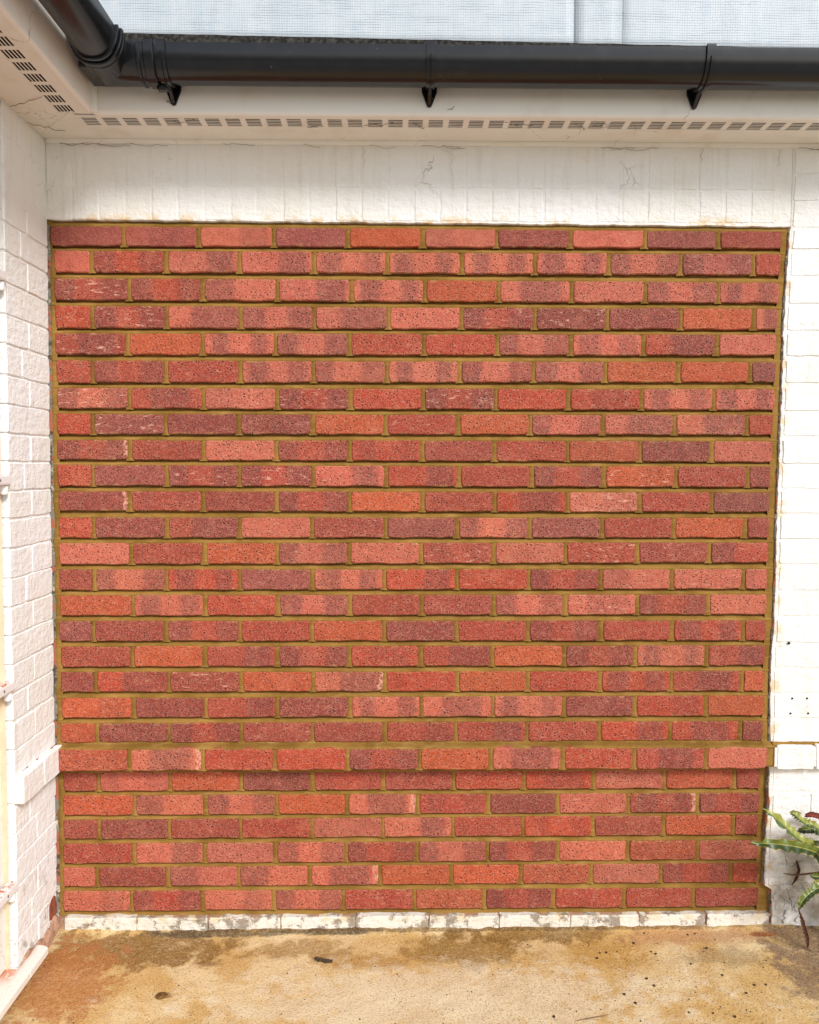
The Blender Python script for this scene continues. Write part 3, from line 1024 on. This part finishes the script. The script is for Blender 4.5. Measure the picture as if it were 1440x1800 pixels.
b.box(-0.12, 0.0205, -0.262, 0.0, .536, .594)
link('ledge_core', b, M['white_pier'], pier)
sm = MB()
rows = []
y = -0.004
while y > -0.225:
    w = .017 * (1 + y / .25) + .004 * nz(y * 60, 3, 3)
    rows.append([(.0018, y, .606 + .002 * nz(y * 70, 1, 1)), (.0018 + w * .6, y, .6045 + .0018 * nz(y * 90, 5, 1)), (.002 + w, y, .6002), (.0018, y, .5995)])
    y -= .006
sm.rings(rows, True, True, True)
link('mortar_smear', sm, M['bare'], pier)
o = link('brick', slab_mesh(0.056, 0.075, .03, 390, edge=.003, bev=.004, corner=.012, drop=.004, nl=3), M['bare'], pier, (-.001, -.031, .092), (0, 0, math.pi / 2))
o['label'] = 'bare red brick corner with the paint broken away'
lm = MB()
r = random.Random(5)
for (cy, cz, ra, rb) in ((-.03, .03, .035, .035), (-.075, .018, .05, .03), (-.15, .02, .07, .035), (-.21, .03, .05, .045)):
    n = 9
    rs = []
    for k, (s, d) in enumerate(((1.0, -.004), (.85, .006), (.5, .011), (.12, .012))):
        rs.append([(d + r.uniform(-.0015, .0015), cy + ra * s * math.cos(t * 6.283 / n) * r.uniform(.85, 1.1), cz + rb * s * math.sin(t * 6.283 / n) * r.uniform(.85, 1.1)) for t in range(n)])
    lm.rings(rs, True, False, True)
link('mortar_lumps', lm, M['pinkmortar'], pier, smooth=False)
rg = MB()                                               # torn paint where the pier meets the panel
rows = []
z = 2.20
while z > 0.06:
    w = max(.001, .0040 + .005 * nz(z * 15, 41, 3) + .003 * nz(z * 66, 4, 3))
    rows.append([(.0005, -.006 - w * .4, z), (.0026 + w * .3, -.0045, z), (.0042 + w * .9, -.0010 - .001 * nz(z * 90, 4, 1), z), (.003, .006, z)])
    z -= .005
rg.rings(rows, False)
link('torn_edge', rg, M['ragged'], pier)

# ------------------------------------------------------------------ door beside the pier
DX = -1.108
door = thing('door', 'white plastic door with lift-off hinges, only its hinge edge in view', 'door', (DX, -0.70, 0.03))
DO = Vector((DX, -0.70, 0.03))


def dpart(name, mb, mat, parent=door, smooth=False):
    return link(name, mb, mat, parent, tuple(-DO) if parent is door else (0, 0, 0), smooth=smooth)


def bevel_box(x0, x1, y0, y1, z0, z1, b=.003):
    bm = bmesh.new()
    bmesh.ops.create_cube(bm, size=1.0)
    for v in bm.verts:
        v.co = Vector((x0 + (v.co.x + .5) * (x1 - x0), y0 + (v.co.y + .5) * (y1 - y0), z0 + (v.co.z + .5) * (z1 - z0)))
    bmesh.ops.bevel(bm, geom=bm.edges[:], offset=b, segments=2, affect='EDGES', profile=.5)
    me = bpy.data.meshes.new('box')
    bm.to_mesh(me)
    bm.free()
    return me


dpart('frame', bevel_box(DX - .065, DX + .004, -.338, -.273, .06, 2.16), M['door'])
dpart('frame', bevel_box(DX - .065, DX + .004, -1.30, -1.235, .06, 2.16), M['door'])
dpart('frame', bevel_box(DX - .065, DX + .0035, -1.234, -.339, 2.09, 2.16), M['door'])
dpart('leaf', bevel_box(DX - .05, DX + .012, -1.232, -.342, .075, 2.087, .005), M['door'])
dpart('lower_panel', bevel_box(DX + .0095, DX + .0165, -1.12, -.45, .16, .80, .003), M['door'])
dpart('upper_panel', bevel_box(DX + .0095, DX + .0165, -1.12, -.45, .92, 1.98, .003), M['door'])
sb = MB()
rows = []
z = .055
while z < 2.2:
    w = .0045 + .0015 * nz(z * 12, 4, 2) + .001 * nz(z * 60, 4, 2)
    xx = -1.080 + TILT * z - .034
    rows.append([(xx - .012, -.2735, z), (xx - .012 + .0015, -.276 - w, z), (xx + .006 + w, -.276 - w * .8, z), (xx + .012 + w, -.2715, z)])
    z += .012
sb.rings(rows, False)
dpart('sealant_bead', sb, M['sealant'], smooth=True)
HZ = [1.972, 1.426, 0.857, 0.288]
for hz in HZ:
    hx = -1.080 + TILT * hz + .006
    h = dpart('hinge', bevel_box(hx - .024, hx + .004, -.42, -.270, hz - .004, hz + .024, .005), M['hinge'])
    c = MB()
    c.rings([[(hx - .010 + r_ * math.cos(t * 6.283 / 14), -.283 + r_ * math.sin(t * 6.283 / 14), z) for t in range(14)] for r_, z in ((.006, hz - .0045), (.0105, hz - .006), (.0105, hz - .026), (.0085, hz - .029), (.003, hz - .030))], True, True, True)
    link('barrel', c, M['hinge'], h, smooth=False)
    for yy in (-.33, -.385):
        c = MB()
        c.rings([[(hx + d, yy + r_ * math.cos(t * 6.283 / 10), hz + .010 + r_ * math.sin(t * 6.283 / 10)) for t in range(10)] for r_, d in ((.0038, .003), (.0038, .005), (.0022, .0054), (.001, .0046))], True, False, True)
        link('screw', c, M['metal'], h)
sill = MB()
prof = [(-.10, .030), (-.10, .060), (.022, .0535), (.032, .0520), (.037, .0475), (.0375, .030), (.033, .0245), (.026, .0235), (.022, .030)]
rows = []
for y, dx in ((-.2745, -.006), (-.279, 0), (-.6, 0), (-1.33, 0)):
    rows.append([(DX + .033 + px + (dx if px > 0 else 0), y, pz) for px, pz in prof])
sill.rings(rows, True, True, True)
horn = [(.002, .030), (.002, .0544)] + prof[2:]
sill.rings([[(DX + .033 + px + d * (px > .01), y, pz) for px, pz in horn] for y, d in ((-.160, -.008), (-.165, 0), (-.2743, 0))], True, True, True)
dpart('sill', sill, M['sill'])
th = MB()
th.box(DX - .06, DX - .0, -1.30, -.2745, -.02, .0295)
dpart('threshold', th, M['pinkmortar'])
# brickwork over the door
ln = MB()
ln.box(DX - .12, DX + .028 + .018, -1.5, -.2655, 2.162, 2.47)
lint = link('lintel', ln, M['white_pier'], pier)
lint.matrix_parent_inverse = Matrix.Identity(4)
lint.location = (1.080 - .022, 0, 0)

# ------------------------------------------------------------------ eaves: soffit boards, vents, fascias
FY, FX = -0.180, -0.845
SZ = 2.450


def vent_mesh(P, Wd):
    mb = MB()
    sl = 0.041
    t = .0008
    e = (P - sl) / 2
    mb.box(-P / 2, -P / 2 + e, -Wd / 2, Wd / 2, 0, t)
    mb.box(P / 2 - e, P / 2, -Wd / 2, Wd / 2, 0, t)
    ns, sw = 5, .0064
    bw = (Wd - ns * sw) / (ns + 1)
    for k in range(ns + 1):
        y = -Wd / 2 + k * (bw + sw)
        mb.box(-P / 2 + e, P / 2 - e, y, y + bw, 0, t)
    return mb.mesh('vent')


def fascia_profile(sgn_in):
    # (distance out from the wall line of the face, height); face at 0, rounded foot turning in under the soffit
    pts = [(-.018, SZ - .0006), (-.010, SZ - .002)]
    for k in range(7):
        a = R(-100 + 100 * k / 6)
        pts.append((-.012 + .012 * math.cos(a), SZ + .010 + .012 * math.sin(a)))
    pts += [(0, SZ + .03), (0, 2.598), (-.018, 2.598)]
    return pts


eave = thing('eaves', 'long white vented soffit and fascia running above the red brick panel', 'eaves', (0.3, -0.09, SZ))
EO = Vector((0.3, -0.09, SZ))


def epart(name, mb, mat, root=eave, off=None, smooth=False):
    return link(name, mb, mat, root, tuple(-(off or EO)), smooth=smooth)


b = MB()
b.box(-1.10, 2.0, -.1015, -.002, SZ, SZ + .006)
epart('soffit_board', b, M['soffit'])
b = MB()
b.box(-0.90, 2.0, FY + .012, -.1555, SZ, SZ + .006)
epart('soffit_board', b, M['soffit'])
b = MB()
b.box(-1.10, -0.90, FY + .002, -.1015, SZ + .0005, SZ + .006)
epart('soffit_board', b, M['soffit'])
VP, VW = 0.0575, 0.0535
vm = vent_mesh(VP, VW)
vm.materials.append(M['soffit'])
x = -0.871
while x < 1.95:
    o = bpy.data.objects.new('vent', vm)
    COL.objects.link(o)
    o.parent = eave
    o.location = Vector((x, -.1285, SZ + .0004)) - EO
    x += VP
fp = fascia_profile(1)
b = MB()
b.rings([[(x, FY - d, z) for d, z in fp] for x in (FX + .001, 0.2, 2.0)], True, True, True)
epart('fascia_board', b, M['soffit'])
b = MB()
rows = []
x = -1.05
while x < 2.0:
    j = .0012 * nz(x * 8, 2, 2)
    rows.append([(x, -.0125 + j, SZ - .0005), (x, -.0115 + j, SZ - .008), (x, -.0085, SZ - .0125 + j), (x, -.004, SZ - .0125), (x, -.004, SZ - .0005)])
    x += .05
b.rings(rows, True, True, True)
epart('edge_trim', b, M['soffit'])
# mitre joint strip across the corner
mt = link('joint_strip', bevel_box(-.105, .105, -.0028, .0028, -.0016, .0010, .0006), M['soffit'], eave, Vector((-.972, -.121, SZ)) - EO, (0, 0, R(-45)))

leave = thing('eaves', 'short white vented soffit and fascia coming forward over the white door', 'eaves', (-0.95, -0.8, SZ))
LO = Vector((-0.95, -0.8, SZ))
for (x0, x1) in ((-1.12, -.9402), (-.8898, FX - .012)):
    b = MB()
    b.box(x0, x1, -1.6, FY + .0015, SZ + .0002, SZ + .006)
    epart('soffit_board', b, M['soffit'], leave, LO)
vm2 = vent_mesh(0.057, 0.050)
vm2.materials.append(M['soffit'])
y = -0.2075
while y > -1.55:
    o = bpy.data.objects.new('vent', vm2)
    COL.objects.link(o)
    o.parent = leave
    o.location = Vector((-.915, y, SZ + .0006)) - LO
    o.rotation_euler = (0, 0, math.pi / 2)
    y -= .057
b = MB()
b.rings([[(FX + d, y, z) for d, z in fp] for y in (FY - .002, -.6, -1.6)], True, True, True)
epart('fascia_board', b, M['soffit'], leave, LO)
cc = bevel_box(FX - .006, FX + .014, FY - .016, FY + .004, SZ - .002, 2.597, .006)
epart('corner_cap', cc, M['soffit'], leave, LO)

# ------------------------------------------------------------------ gutter
RZ = 2.582
GY, GX = -0.243, -0.771
gut = thing('gutter', 'black plastic gutter turning the inside corner under the eaves', 'gutter', (0.3, GY, 2.5))
GO = Vector((0.3, GY, 2.5))


def gprof(hw, dp, n=18, thick=.0028, lip=True):
    """offsets (o towards the yard, dz): outer skin from front rim round to the back rim, then the inner skin back"""
    out = []
    for k in range(n + 1):
        a = math.pi * k / n
        c, s = math.cos(a), math.sin(a)
        out.append((hw * math.copysign(abs(c) ** .86, c), -dp * abs(s) ** .92))
    inn = [(o * (hw - thick) / hw, z * (dp - thick) / dp) for o, z in out]
    return out + inn[::-1]


def gpart(name, mb, mat=None, parent=gut, smooth=True):
    o = link(name, mb, mat or M['black'], parent, tuple(-GO) if parent is gut else (0, 0, 0), smooth=False)
    if smooth:
        me = o.data
        me.polygons.foreach_set('use_smooth', [True] * len(me.polygons))
        me.set_sharp_from_angle(angle=R(35))
    return o


pr = gprof(.057, .079)
b = MB()
b.rings([[(x, GY - o, RZ + z) for o, z in pr] for x in (-.70, 0, 1.0, 2.05)], True, True, True)
gpart('trough', b)
b = MB()
b.rings([[(GX + o, y, RZ + z) for o, z in pr] for y in (-.315, -.8, -1.65)], True, True, True)
gpart('trough', b)
pc = gprof(.0605, .0825, 18, .003)
b = MB()
b.rings([[(-.668, GY - o, RZ + z) for o, z in pc], [(GX + o, GY - o, RZ + z) for o, z in pc], [(GX + o, -.352, RZ + z) for o, z in pc]], True, True, True)
gpart('corner_piece', b)


def ring_along(axis, pos, w, hw, dp, name='collar', thick=.006):
    p_ = gprof(hw, dp, 18, thick)
    mb = MB()
    rs = []
    for d, s in ((-w / 2, .97), (-w / 2 + .002, 1.0), (w / 2 - .002, 1.0), (w / 2, .97)):
        if axis == 'x': rs.append([(pos + d, GY - o * s, RZ + .002 + z * s) for o, z in p_])
        else: rs.append([(GX + o * s, pos + d, RZ + .002 + z * s) for o, z in p_])
    mb.rings(rs, True, True, True)
    return gpart(name, mb)


ring_along('y', -.352, .016, .0690, .0910)
ring_along('y', -.331, .014, .0670, .0890)
ring_along('y', -.372, .010, .0650, .0870)
ring_along('x', -.655, .026, .0670, .0890, 'union_clip')
ring_along('x', -.683, .010, .0650, .0870)
# blob of sealant and clip under the union
gpart('clip_foot', bevel_box(-.652, -.622, GY + .000, GY + .022, RZ - .094, RZ - .080, .004), smooth=False)
# backing piece of the corner against the fascias
gpart('corner_mount', bevel_box(FX + .0145, FX + .070, -.318, -.210, 2.508, 2.590, .003), smooth=False)


def bracket(x):
    hw, dp, w = .0635, .0855, .023
    p_ = [(o, z) for o, z in gprof(hw, dp, 22, .0045)]
    mb = MB()
    mb.rings([[(x + d, GY - o, RZ + .0015 + z) for o, z in p_] for d in (-w / 2, -w / 2 + .0015, w / 2 - .0015, w / 2)], True, True, True)
    k = gpart('bracket', mb)
    hk = MB()
    hk.box(x - w / 2, x + w / 2, GY - .0635, GY - .050, RZ + .0018, RZ + .0055)
    link('hook', hk, M['black'], k)
    # spine rib running round the outside
    half = gprof(hw + .0005, dp + .0005, 22, .001)[:23]
    rb = MB()
    rs = []
    for (o, z) in half[2:-6]:
        n_ = Vector((o / hw, z / dp)).normalized() * .0042
        rs.append([(x - .002, GY - o, RZ + .0015 + z), (x - .0008, GY - o - n_.x, RZ + .0015 + z + n_.y), (x + .0008, GY - o - n_.x, RZ + .0015 + z + n_.y), (x + .002, GY - o, RZ + .0015 + z)])
    rb.rings(rs, True, True, True)
    link('rib', rb, M['black'], k)
    tl = MB()                                           # tail plate screwed to the fascia
    fr = [(-.021, 2.540), (-.021, 2.512), (-.006, 2.474), (0, 2.471), (.006, 2.474), (.021, 2.512), (.021, 2.540)]
    tl.rings([[(x + a, FY - .0065, z) for a, z in fr], [(x + a, FY - .0008, z) for a, z in fr]], True, True, True)
    tp = link('tail_plate', tl, M['black'], k)
    wb = MB()                                           # web from the strap down to the tip
    side = [(FY - .006, 2.476), (FY - .006, 2.545), (GY + .010, 2.499), (GY + .028, 2.494)]
    wb.rings([[(x + d, y, z) for y, z in side] for d in (-.0045, .0045)], True, True, True)
    link('web', wb, M['black'], k)


for x in (-.622, .086, .826):
    bracket(x)

# ------------------------------------------------------------------ flat roof behind the gutter
roof = thing('flat_roof', 'black felt edge of the flat roof just behind the gutter', 'roof', (0.2, 0.4, 2.61))
RO = Vector((0.2, 0.4, 2.61))
b = MB()
b.box(-2.2, 2.1, FY + .004, 1.6, 2.599, 2.640)
b.box(-2.2, FX - .004, -1.7, FY + .0039, 2.5992, 2.6398)
link('roof_deck', b, M['felt'], roof, tuple(-RO))
b = MB()
rows = []
x = -0.86
while x < 2.1:
    top = 2.733 - .0130 * (x + .85) + .0012 * nz(x * 12, 3, 3) + .0006 * nz(x * 90, 3, 5)
    rows.append([(x, -.085, 2.641), (x, -.070, 2.66), (x, -.056, top), (x, -.050, top), (x, -.030, 2.641)])
    x += .012
b.rings(rows, True, True, True)
link('felt_upstand', b, M['felt'], roof, tuple(-RO))

# ------------------------------------------------------------------ sheeting behind the roof edge
sh = thing('plastic_sheeting', 'pale blue reinforced plastic sheeting hung above the roof edge', 'sheeting', (0.2, -0.03, 2.7))
SO = Vector((0.2, -0.03, 2.7))


def sheet(name, x0, x1, y, zt, seed):
    mb = MB()
    nx, nzv = max(4, int((x1 - x0) / .04)), 22
    rows = []
    for j in range(nzv + 1):
        row = []
        for i in range(nx + 1):
            x = x0 + (x1 - x0) * i / nx
            zb = 2.722 - .012 * (x + .85)
            z = zb + (zt - zb) * j / nzv
            yy = y + .006 * nz(x * 3.2, seed, z * .9) + .0025 * nz(x * 11, seed + 4, z * 2)
            row.append((x, yy, z))
        rows.append(row)
    mb.rings(rows, False)
    back = MB()
    o = link(name, mb, M['sheet'], sh, tuple(-SO), smooth=True)
    sol = o.modifiers.new('thickness', 'SOLIDIFY')
    sol.thickness = .0008
    return o


sheet('sheet', -2.2, .532, -.0320, 3.6, 3)
sheet('lap_strip', .520, .662, -.0330, 3.6, 3)
sheet('sheet', .650, 2.2, -.0320, 3.6, 3)

# ------------------------------------------------------------------ fern at the right foot of the wall
fern = thing('fern', 'glossy strap-leaved fern growing at the right foot of the wall', 'plant', (1.40, -0.10, 0.0))
FO = Vector((1.40, -0.10, 0.0))


def bez(pts, n):
    pts = [Vector(p) for p in pts]
    ext = [2 * pts[0] - pts[1]] + pts + [2 * pts[-1] - pts[-2]]
    out = []
    segs = len(pts) - 1
    for k in range(n + 1):
        s = min(k / n * segs, segs - 1e-6)
        i = int(s)
        t = s - i
        p0, p1, p2, p3 = ext[i:i + 4]
        out.append(.5 * ((2 * p1) + (p2 - p0) * t + (2 * p0 - 5 * p1 + 4 * p2 - p3) * t * t + (3 * p1 - p0 - 3 * p2 + p3) * t * t * t))
    return out


def frond(pts, wid, mat, face=Vector((0, -1, .25)), crinkle=.0045, fold=.25, seed=0, name='frond', n=90):
    cl = bez(pts, n)
    mb = MB()
    rows, av = [], []
    for k, p in enumerate(cl):
        t = k / n
        tg = (cl[min(k + 1, n)] - cl[max(k - 1, 0)]).normalized()
        sd = tg.cross(face).normalized()
        nr = sd.cross(tg).normalized()
        w = wid * (min(1, .25 + t * 3.0)) * max(.05, (1 - max(0, (t - .72) / .28) ** 2.2))
        row = []
        for a in (-1, -.62, -.25, 0, .25, .62, 1):
            wave = 1.25 * crinkle * abs(a) * (math.sin(t * 74 + seed + 5 * nz(t * 6, seed, 2) + (1.7 if a > 0 else 0)) + .8 * nz(t * 19, seed, a))
            ed = 1 + .14 * (abs(a) > .9) * (math.sin(t * 74 + seed * 2 + a) + nz(t * 40, seed, a))
            row.append(p + sd * (w * a * ed) + nr * (wave + fold * w * abs(a)))
            av.append(a)
        rows.append(row)
    mb.rings(rows, False)
    me = mb.mesh(name, True, False)
    at = me.attributes.new('across', 'FLOAT', 'POINT')
    at.data.foreach_set('value', av)
    return link(name, me, mat, fern, tuple(-FO))


D_, P_ = M['frond_dark'], M['frond_pale']
frond([(1.400, -.10, .06), (1.385, -.1, .181), (1.276, -.13, .305), (1.2, -.15, .363), (1.137, -.16, .42), (1.078, -.17, .465)], .0145, P_, Vector((.35, -.85, .5)), .005, .30, 1)
frond([(1.400, -.11, .05), (1.385, -.1, .163), (1.274, -.15, .300), (1.214, -.18, .342), (1.119, -.2, .368), (1.026, -.2, .372)], .0175, D_, Vector((0, -1, .15)), .004, .12, 2)
frond([(1.410, -.09, .06), (1.394, -.08, .243), (1.291, -.1, .365), (1.241, -.11, .391), (1.205, -.12, .421), (1.187, -.12, .428)], .0125, P_, Vector((.2, -.9, .5)), .0055, .3, 3)
frond([(1.415, -.07, .05), (1.411, -.05, .245), (1.313, -.06, .339), (1.277, -.06, .346), (1.241, -.06, .339)], .013, D_, Vector((0, -1, .4)), .003, .2, 4)
frond([(1.41, -.11, .04), (1.387, -.1, .127), (1.292, -.14, .2), (1.246, -.16, .204), (1.211, -.17, .182), (1.198, -.17, .15)], .0125, D_, Vector((-.2, -.8, .7)), .002, .2, 5)
frond([(1.42, -.10, .04), (1.373, -.12, .192), (1.296, -.13, .225), (1.273, -.13, .232), (1.251, -.13, .234)], .012, D_, Vector((0, -1, .3)), .003, .2, 6)
frond([(1.42, -.10, .04), (1.374, -.12, .165), (1.291, -.14, .212), (1.27, -.14, .216), (1.251, -.14, .211)], .010, P_, Vector((0, -.9, .5)), .003, .2, 7)
frond([(1.42, -.08, .06), (1.409, -.05, .3), (1.329, -.06, .378), (1.308, -.06, .388), (1.284, -.06, .393), (1.263, -.06, .386)], .009, M['deadred'], Vector((0, -1, .5)), .003, .3, 8, 'dead_frond')
frond([(1.404, -.1, .06), (1.395, -.1, .126), (1.328, -.1, .289), (1.306, -.1, .307), (1.262, -.09, .328)], .014, D_, Vector((.3, -1, .2)), .003, .2, 9)
frond([(1.198, -.17, .152), (1.212, -.165, .116), (1.222, -.16, .088), (1.237, -.15, .05), (1.243, -.145, .012)], .006, M['dead'], Vector((0, -1, .1)), .001, .4, 10, 'dead_frond')
frond([(1.30, -.13, .17), (1.285, -.15, .12), (1.275, -.16, .06), (1.27, -.16, .01)], .007, M['dead'], Vector((0, -1, .1)), .001, .4, 11, 'dead_frond')
r = random.Random(31)
for k in range(12):                                     # the rest of the crown, mostly past the right edge of the frame
    a = r.uniform(-1.4, 1.9)
    ln_ = r.uniform(.22, .36)
    dx, dy = math.sin(a) * .75 + .25, -abs(math.cos(a)) * .75
    hgt = r.uniform(.18, .42)
    frond([(1.405 + dx * .02, -.10 + dy * .02, .02), (1.41 + dx * ln_ * .35, -.11 + dy * ln_ * .3, hgt * .75), (1.42 + dx * ln_ * .75, -.12 + dy * ln_ * .65, hgt), (1.42 + dx * ln_ * 1.1, -.13 + dy * ln_, hgt * .75)], r.uniform(.011, .017), r.choice((D_, D_, P_)), Vector((0, -.5, 1)), .004, .2, 20 + k)
b = MB()
b.tube([(1.412, -.05, .06), (1.400, -.05, .208), (1.323, -.05, .202), (1.269, -.05, .196), (1.236, -.05, .195), (1.211, -.05, .199)], [.003, .003, .003, .0028, .0026, .0016])
link('dry_stem', b, M['twig'], fern, tuple(-FO))
b = MB()
b.tube([(1.269, -.016, .222), (1.275, -.02, .194), (1.267, -.02, .166), (1.253, -.02, .145)], [.003, .005, .0045, .0015])
link('dry_stem', b, M['dead'], fern, tuple(-FO))

# ------------------------------------------------------------------ small things on the ground
PEB = [(0.73, -0.087), (0.613, -0.137), (0.633, -0.134), (0.598, -0.162), (0.913, -0.048), (0.938, -0.042), (0.869, -0.195), (0.94, -0.248), (0.717, -0.258),
       (0.728, -0.29), (0.633, -0.325), (0.653, -0.361), (0.851, -0.404), (0.904, -0.418), (1.05, -0.287), (0.976, -0.325), (1.015, -0.289), (0.781, -0.142),
       (0.771, -0.131), (0.418, -0.412), (0.779, -0.037), (0.946, -0.119)]


def lump(seed, rad):
    bm = bmesh.new()
    bmesh.ops.create_icosphere(bm, subdivisions=2, radius=rad)
    for v in bm.verts:
        d = 1 + .35 * noise.noise(v.co * (1.1 / rad) + Vector((seed * 3.1, 0, 0)))
        v.co = Vector((v.co.x * d, v.co.y * d, v.co.z * d * .75))
    me = bpy.data.meshes.new('crumb')
    bm.to_mesh(me)
    bm.free()
    me.materials.append(M['mud'])
    return me


LM = [lump(i, .0032) for i in range(4)]
for i, (x, y) in enumerate(PEB):
    o = bpy.data.objects.new('mud_crumb', rng.choice(LM))
    COL.objects.link(o)
    s = rng.uniform(.75, 1.25)
    o.scale = (s, s, s)
    o.location = (x, y, .0035 * nz(x * 5, y * 5, 1) + .002)
    o.rotation_euler = (0, 0, rng.uniform(0, 6))
    tag(o, 'small dark mud crumb lying on the stained concrete', 'crumb', 'mud crumbs scattered on the concrete')
me = lump(17, .016)
for v in me.vertices: v.co.z *= .35
me.materials.clear()
o = link('mud_clod', me, M['clod'], None, (-.66, -.316, .003))
tag(o, 'flat brown clod of mud on the ground at the left', 'clod')
b = MB()
r = random.Random(3)
rows = []
for k in range(9):
    t = k / 8
    w = .009 * math.sin(math.pi * (t * .9 + .07)) * (1.5 if k in (1, 2) else 1) * r.uniform(.6, 1.2)
    x, y = -.25 + .055 * t, -.160 - .016 * t
    rows.append([(x, y - w, .004), (x + .002, y, .010 + r.uniform(0, .004)), (x, y + w, .005), (x, y, .0022)])
b.rings(rows, True, True, True)
o = link('dry_leaf', b, M['mud'])
tag(o, 'curled grey dead leaf scrap on the concrete in front of the panel', 'leaf')
b = MB()
b.tube([(.475, -.432, .004), (.50, -.428, .006), (.53, -.420, .0055), (.565, -.410, .004)], [.0008, .0016, .0015, .0007])
o = link('twig', b, M['twig'])
tag(o, 'thin dry brown twig lying at the bottom edge of the concrete', 'twig')

b = MB()
r = random.Random(77)
k = 0
while k < 620:                                          # fine grit, thickest towards the front right
    x, y = r.uniform(-1.0, 1.35), -r.random() ** .8 * .75 - .015
    clump = .5 + .5 * nz(x * 6, y * 9, 5) + .28 * x
    if r.random() > clump * .9: continue
    k += 1
    s = r.choice((.0007, .0009, .0009, .0012, .0018)) * r.uniform(.8, 1.3)
    a = r.uniform(0, 6)
    h0 = .0035 * nz(x * 5, y * 5, 1) + .0016 * nz(x * 22, y * 22, 4)
    pts = [(x + s * 1.4 * math.cos(a + t * 1.571) * r.uniform(.7, 1.2), y + s * math.sin(a + t * 1.571) * r.uniform(.7, 1.2), h0 - .0005) for t in range(4)]
    top = [(x + (px - x) * .5, y + (py - y) * .5, h0 + s * r.uniform(.9, 1.5)) for px, py, _ in pts]
    b.rings([pts, top], True, True, True)
o = link('grit', b, M['mud'])
tag(o, 'fine dark grit strewn over the stained concrete', 'grit')
o['kind'] = 'stuff'

# cobwebs and dusty threads under the eaves and on the gutter corner
b = MB()
r = random.Random(12)


def thread(p, q_, sag, rad, kink=.004):
    p, q_ = Vector(p), Vector(q_)
    n = 7
    pts = []
    for k in range(n + 1):
        t = k / n
        v = p.lerp(q_, t)
        v.z -= sag * 4 * t * (1 - t)
        if 0 < k < n: v += Vector((r.uniform(-kink, kink), r.uniform(-kink, kink) * .3, r.uniform(-kink, kink)))
        pts.append(v)
    b.tube(pts, rad, 4)


for k in range(16):                                     # where the trim meets the wall
    x = r.uniform(-1.04, 1.3)
    thread((x, -.0145, 2.436 + r.uniform(-.004, .001)), (x + r.uniform(.03, .16), -.0125, 2.434 + r.uniform(-.006, .002)), r.uniform(0, .004), r.uniform(.0004, .0008))
for k in range(3):                                     # hanging down the wall
    x = r.uniform(-1.03, 1.3)
    thread((x, -.0120, 2.432), (x + r.uniform(-.03, .03), -.0105, 2.432 - r.uniform(.015, .085)), 0, r.uniform(.0004, .0009), .006)
for k in range(9):                                     # along the vents
    x = r.uniform(-.85, 1.2)
    thread((x, -.11 - r.uniform(0, .04), SZ - .001), (x + r.uniform(.02, .09), -.10 - r.uniform(0, .05), SZ - .001), .002, r.uniform(.0005, .0010))
for k in range(2):                                     # fascia
    x = r.uniform(-.8, 1.2)
    thread((x, FY - .002, 2.485 + r.uniform(-.01, .03)), (x + r.uniform(-.02, .02), FY - .002, 2.47 + r.uniform(-.006, .03)), .001, r.uniform(.0006, .0012))
for k in range(4):                                      # left soffit and pier
    y = r.uniform(-.5, -.1)
    thread((-1.05, y, 2.446), (-1.04 + r.uniform(0, .1), y + r.uniform(-.06, .06), 2.447), .003, r.uniform(.0005, .0010))
for k in range(0):                                     # over the corner of the gutter
    a, c = r.uniform(2.8, 4.6), r.uniform(.066, .070)
    p = (GX + .066 * math.cos(r.uniform(-1.2, .2)), -.345 - r.uniform(-.03, .02), RZ - .088 * abs(math.sin(r.uniform(.2, 1.4))))
    thread((GX + .067, -.352, RZ - r.uniform(.0, .05)), (GX + .03 + r.uniform(-.02, .12), -.318, RZ - .09 - r.uniform(-.02, .012)), .0, .0004, .003)
o = link('cobwebs', b, M['web'])
tag(o, 'dusty cobweb threads clinging under the soffit and gutter', 'cobweb')
o['kind'] = 'stuff'
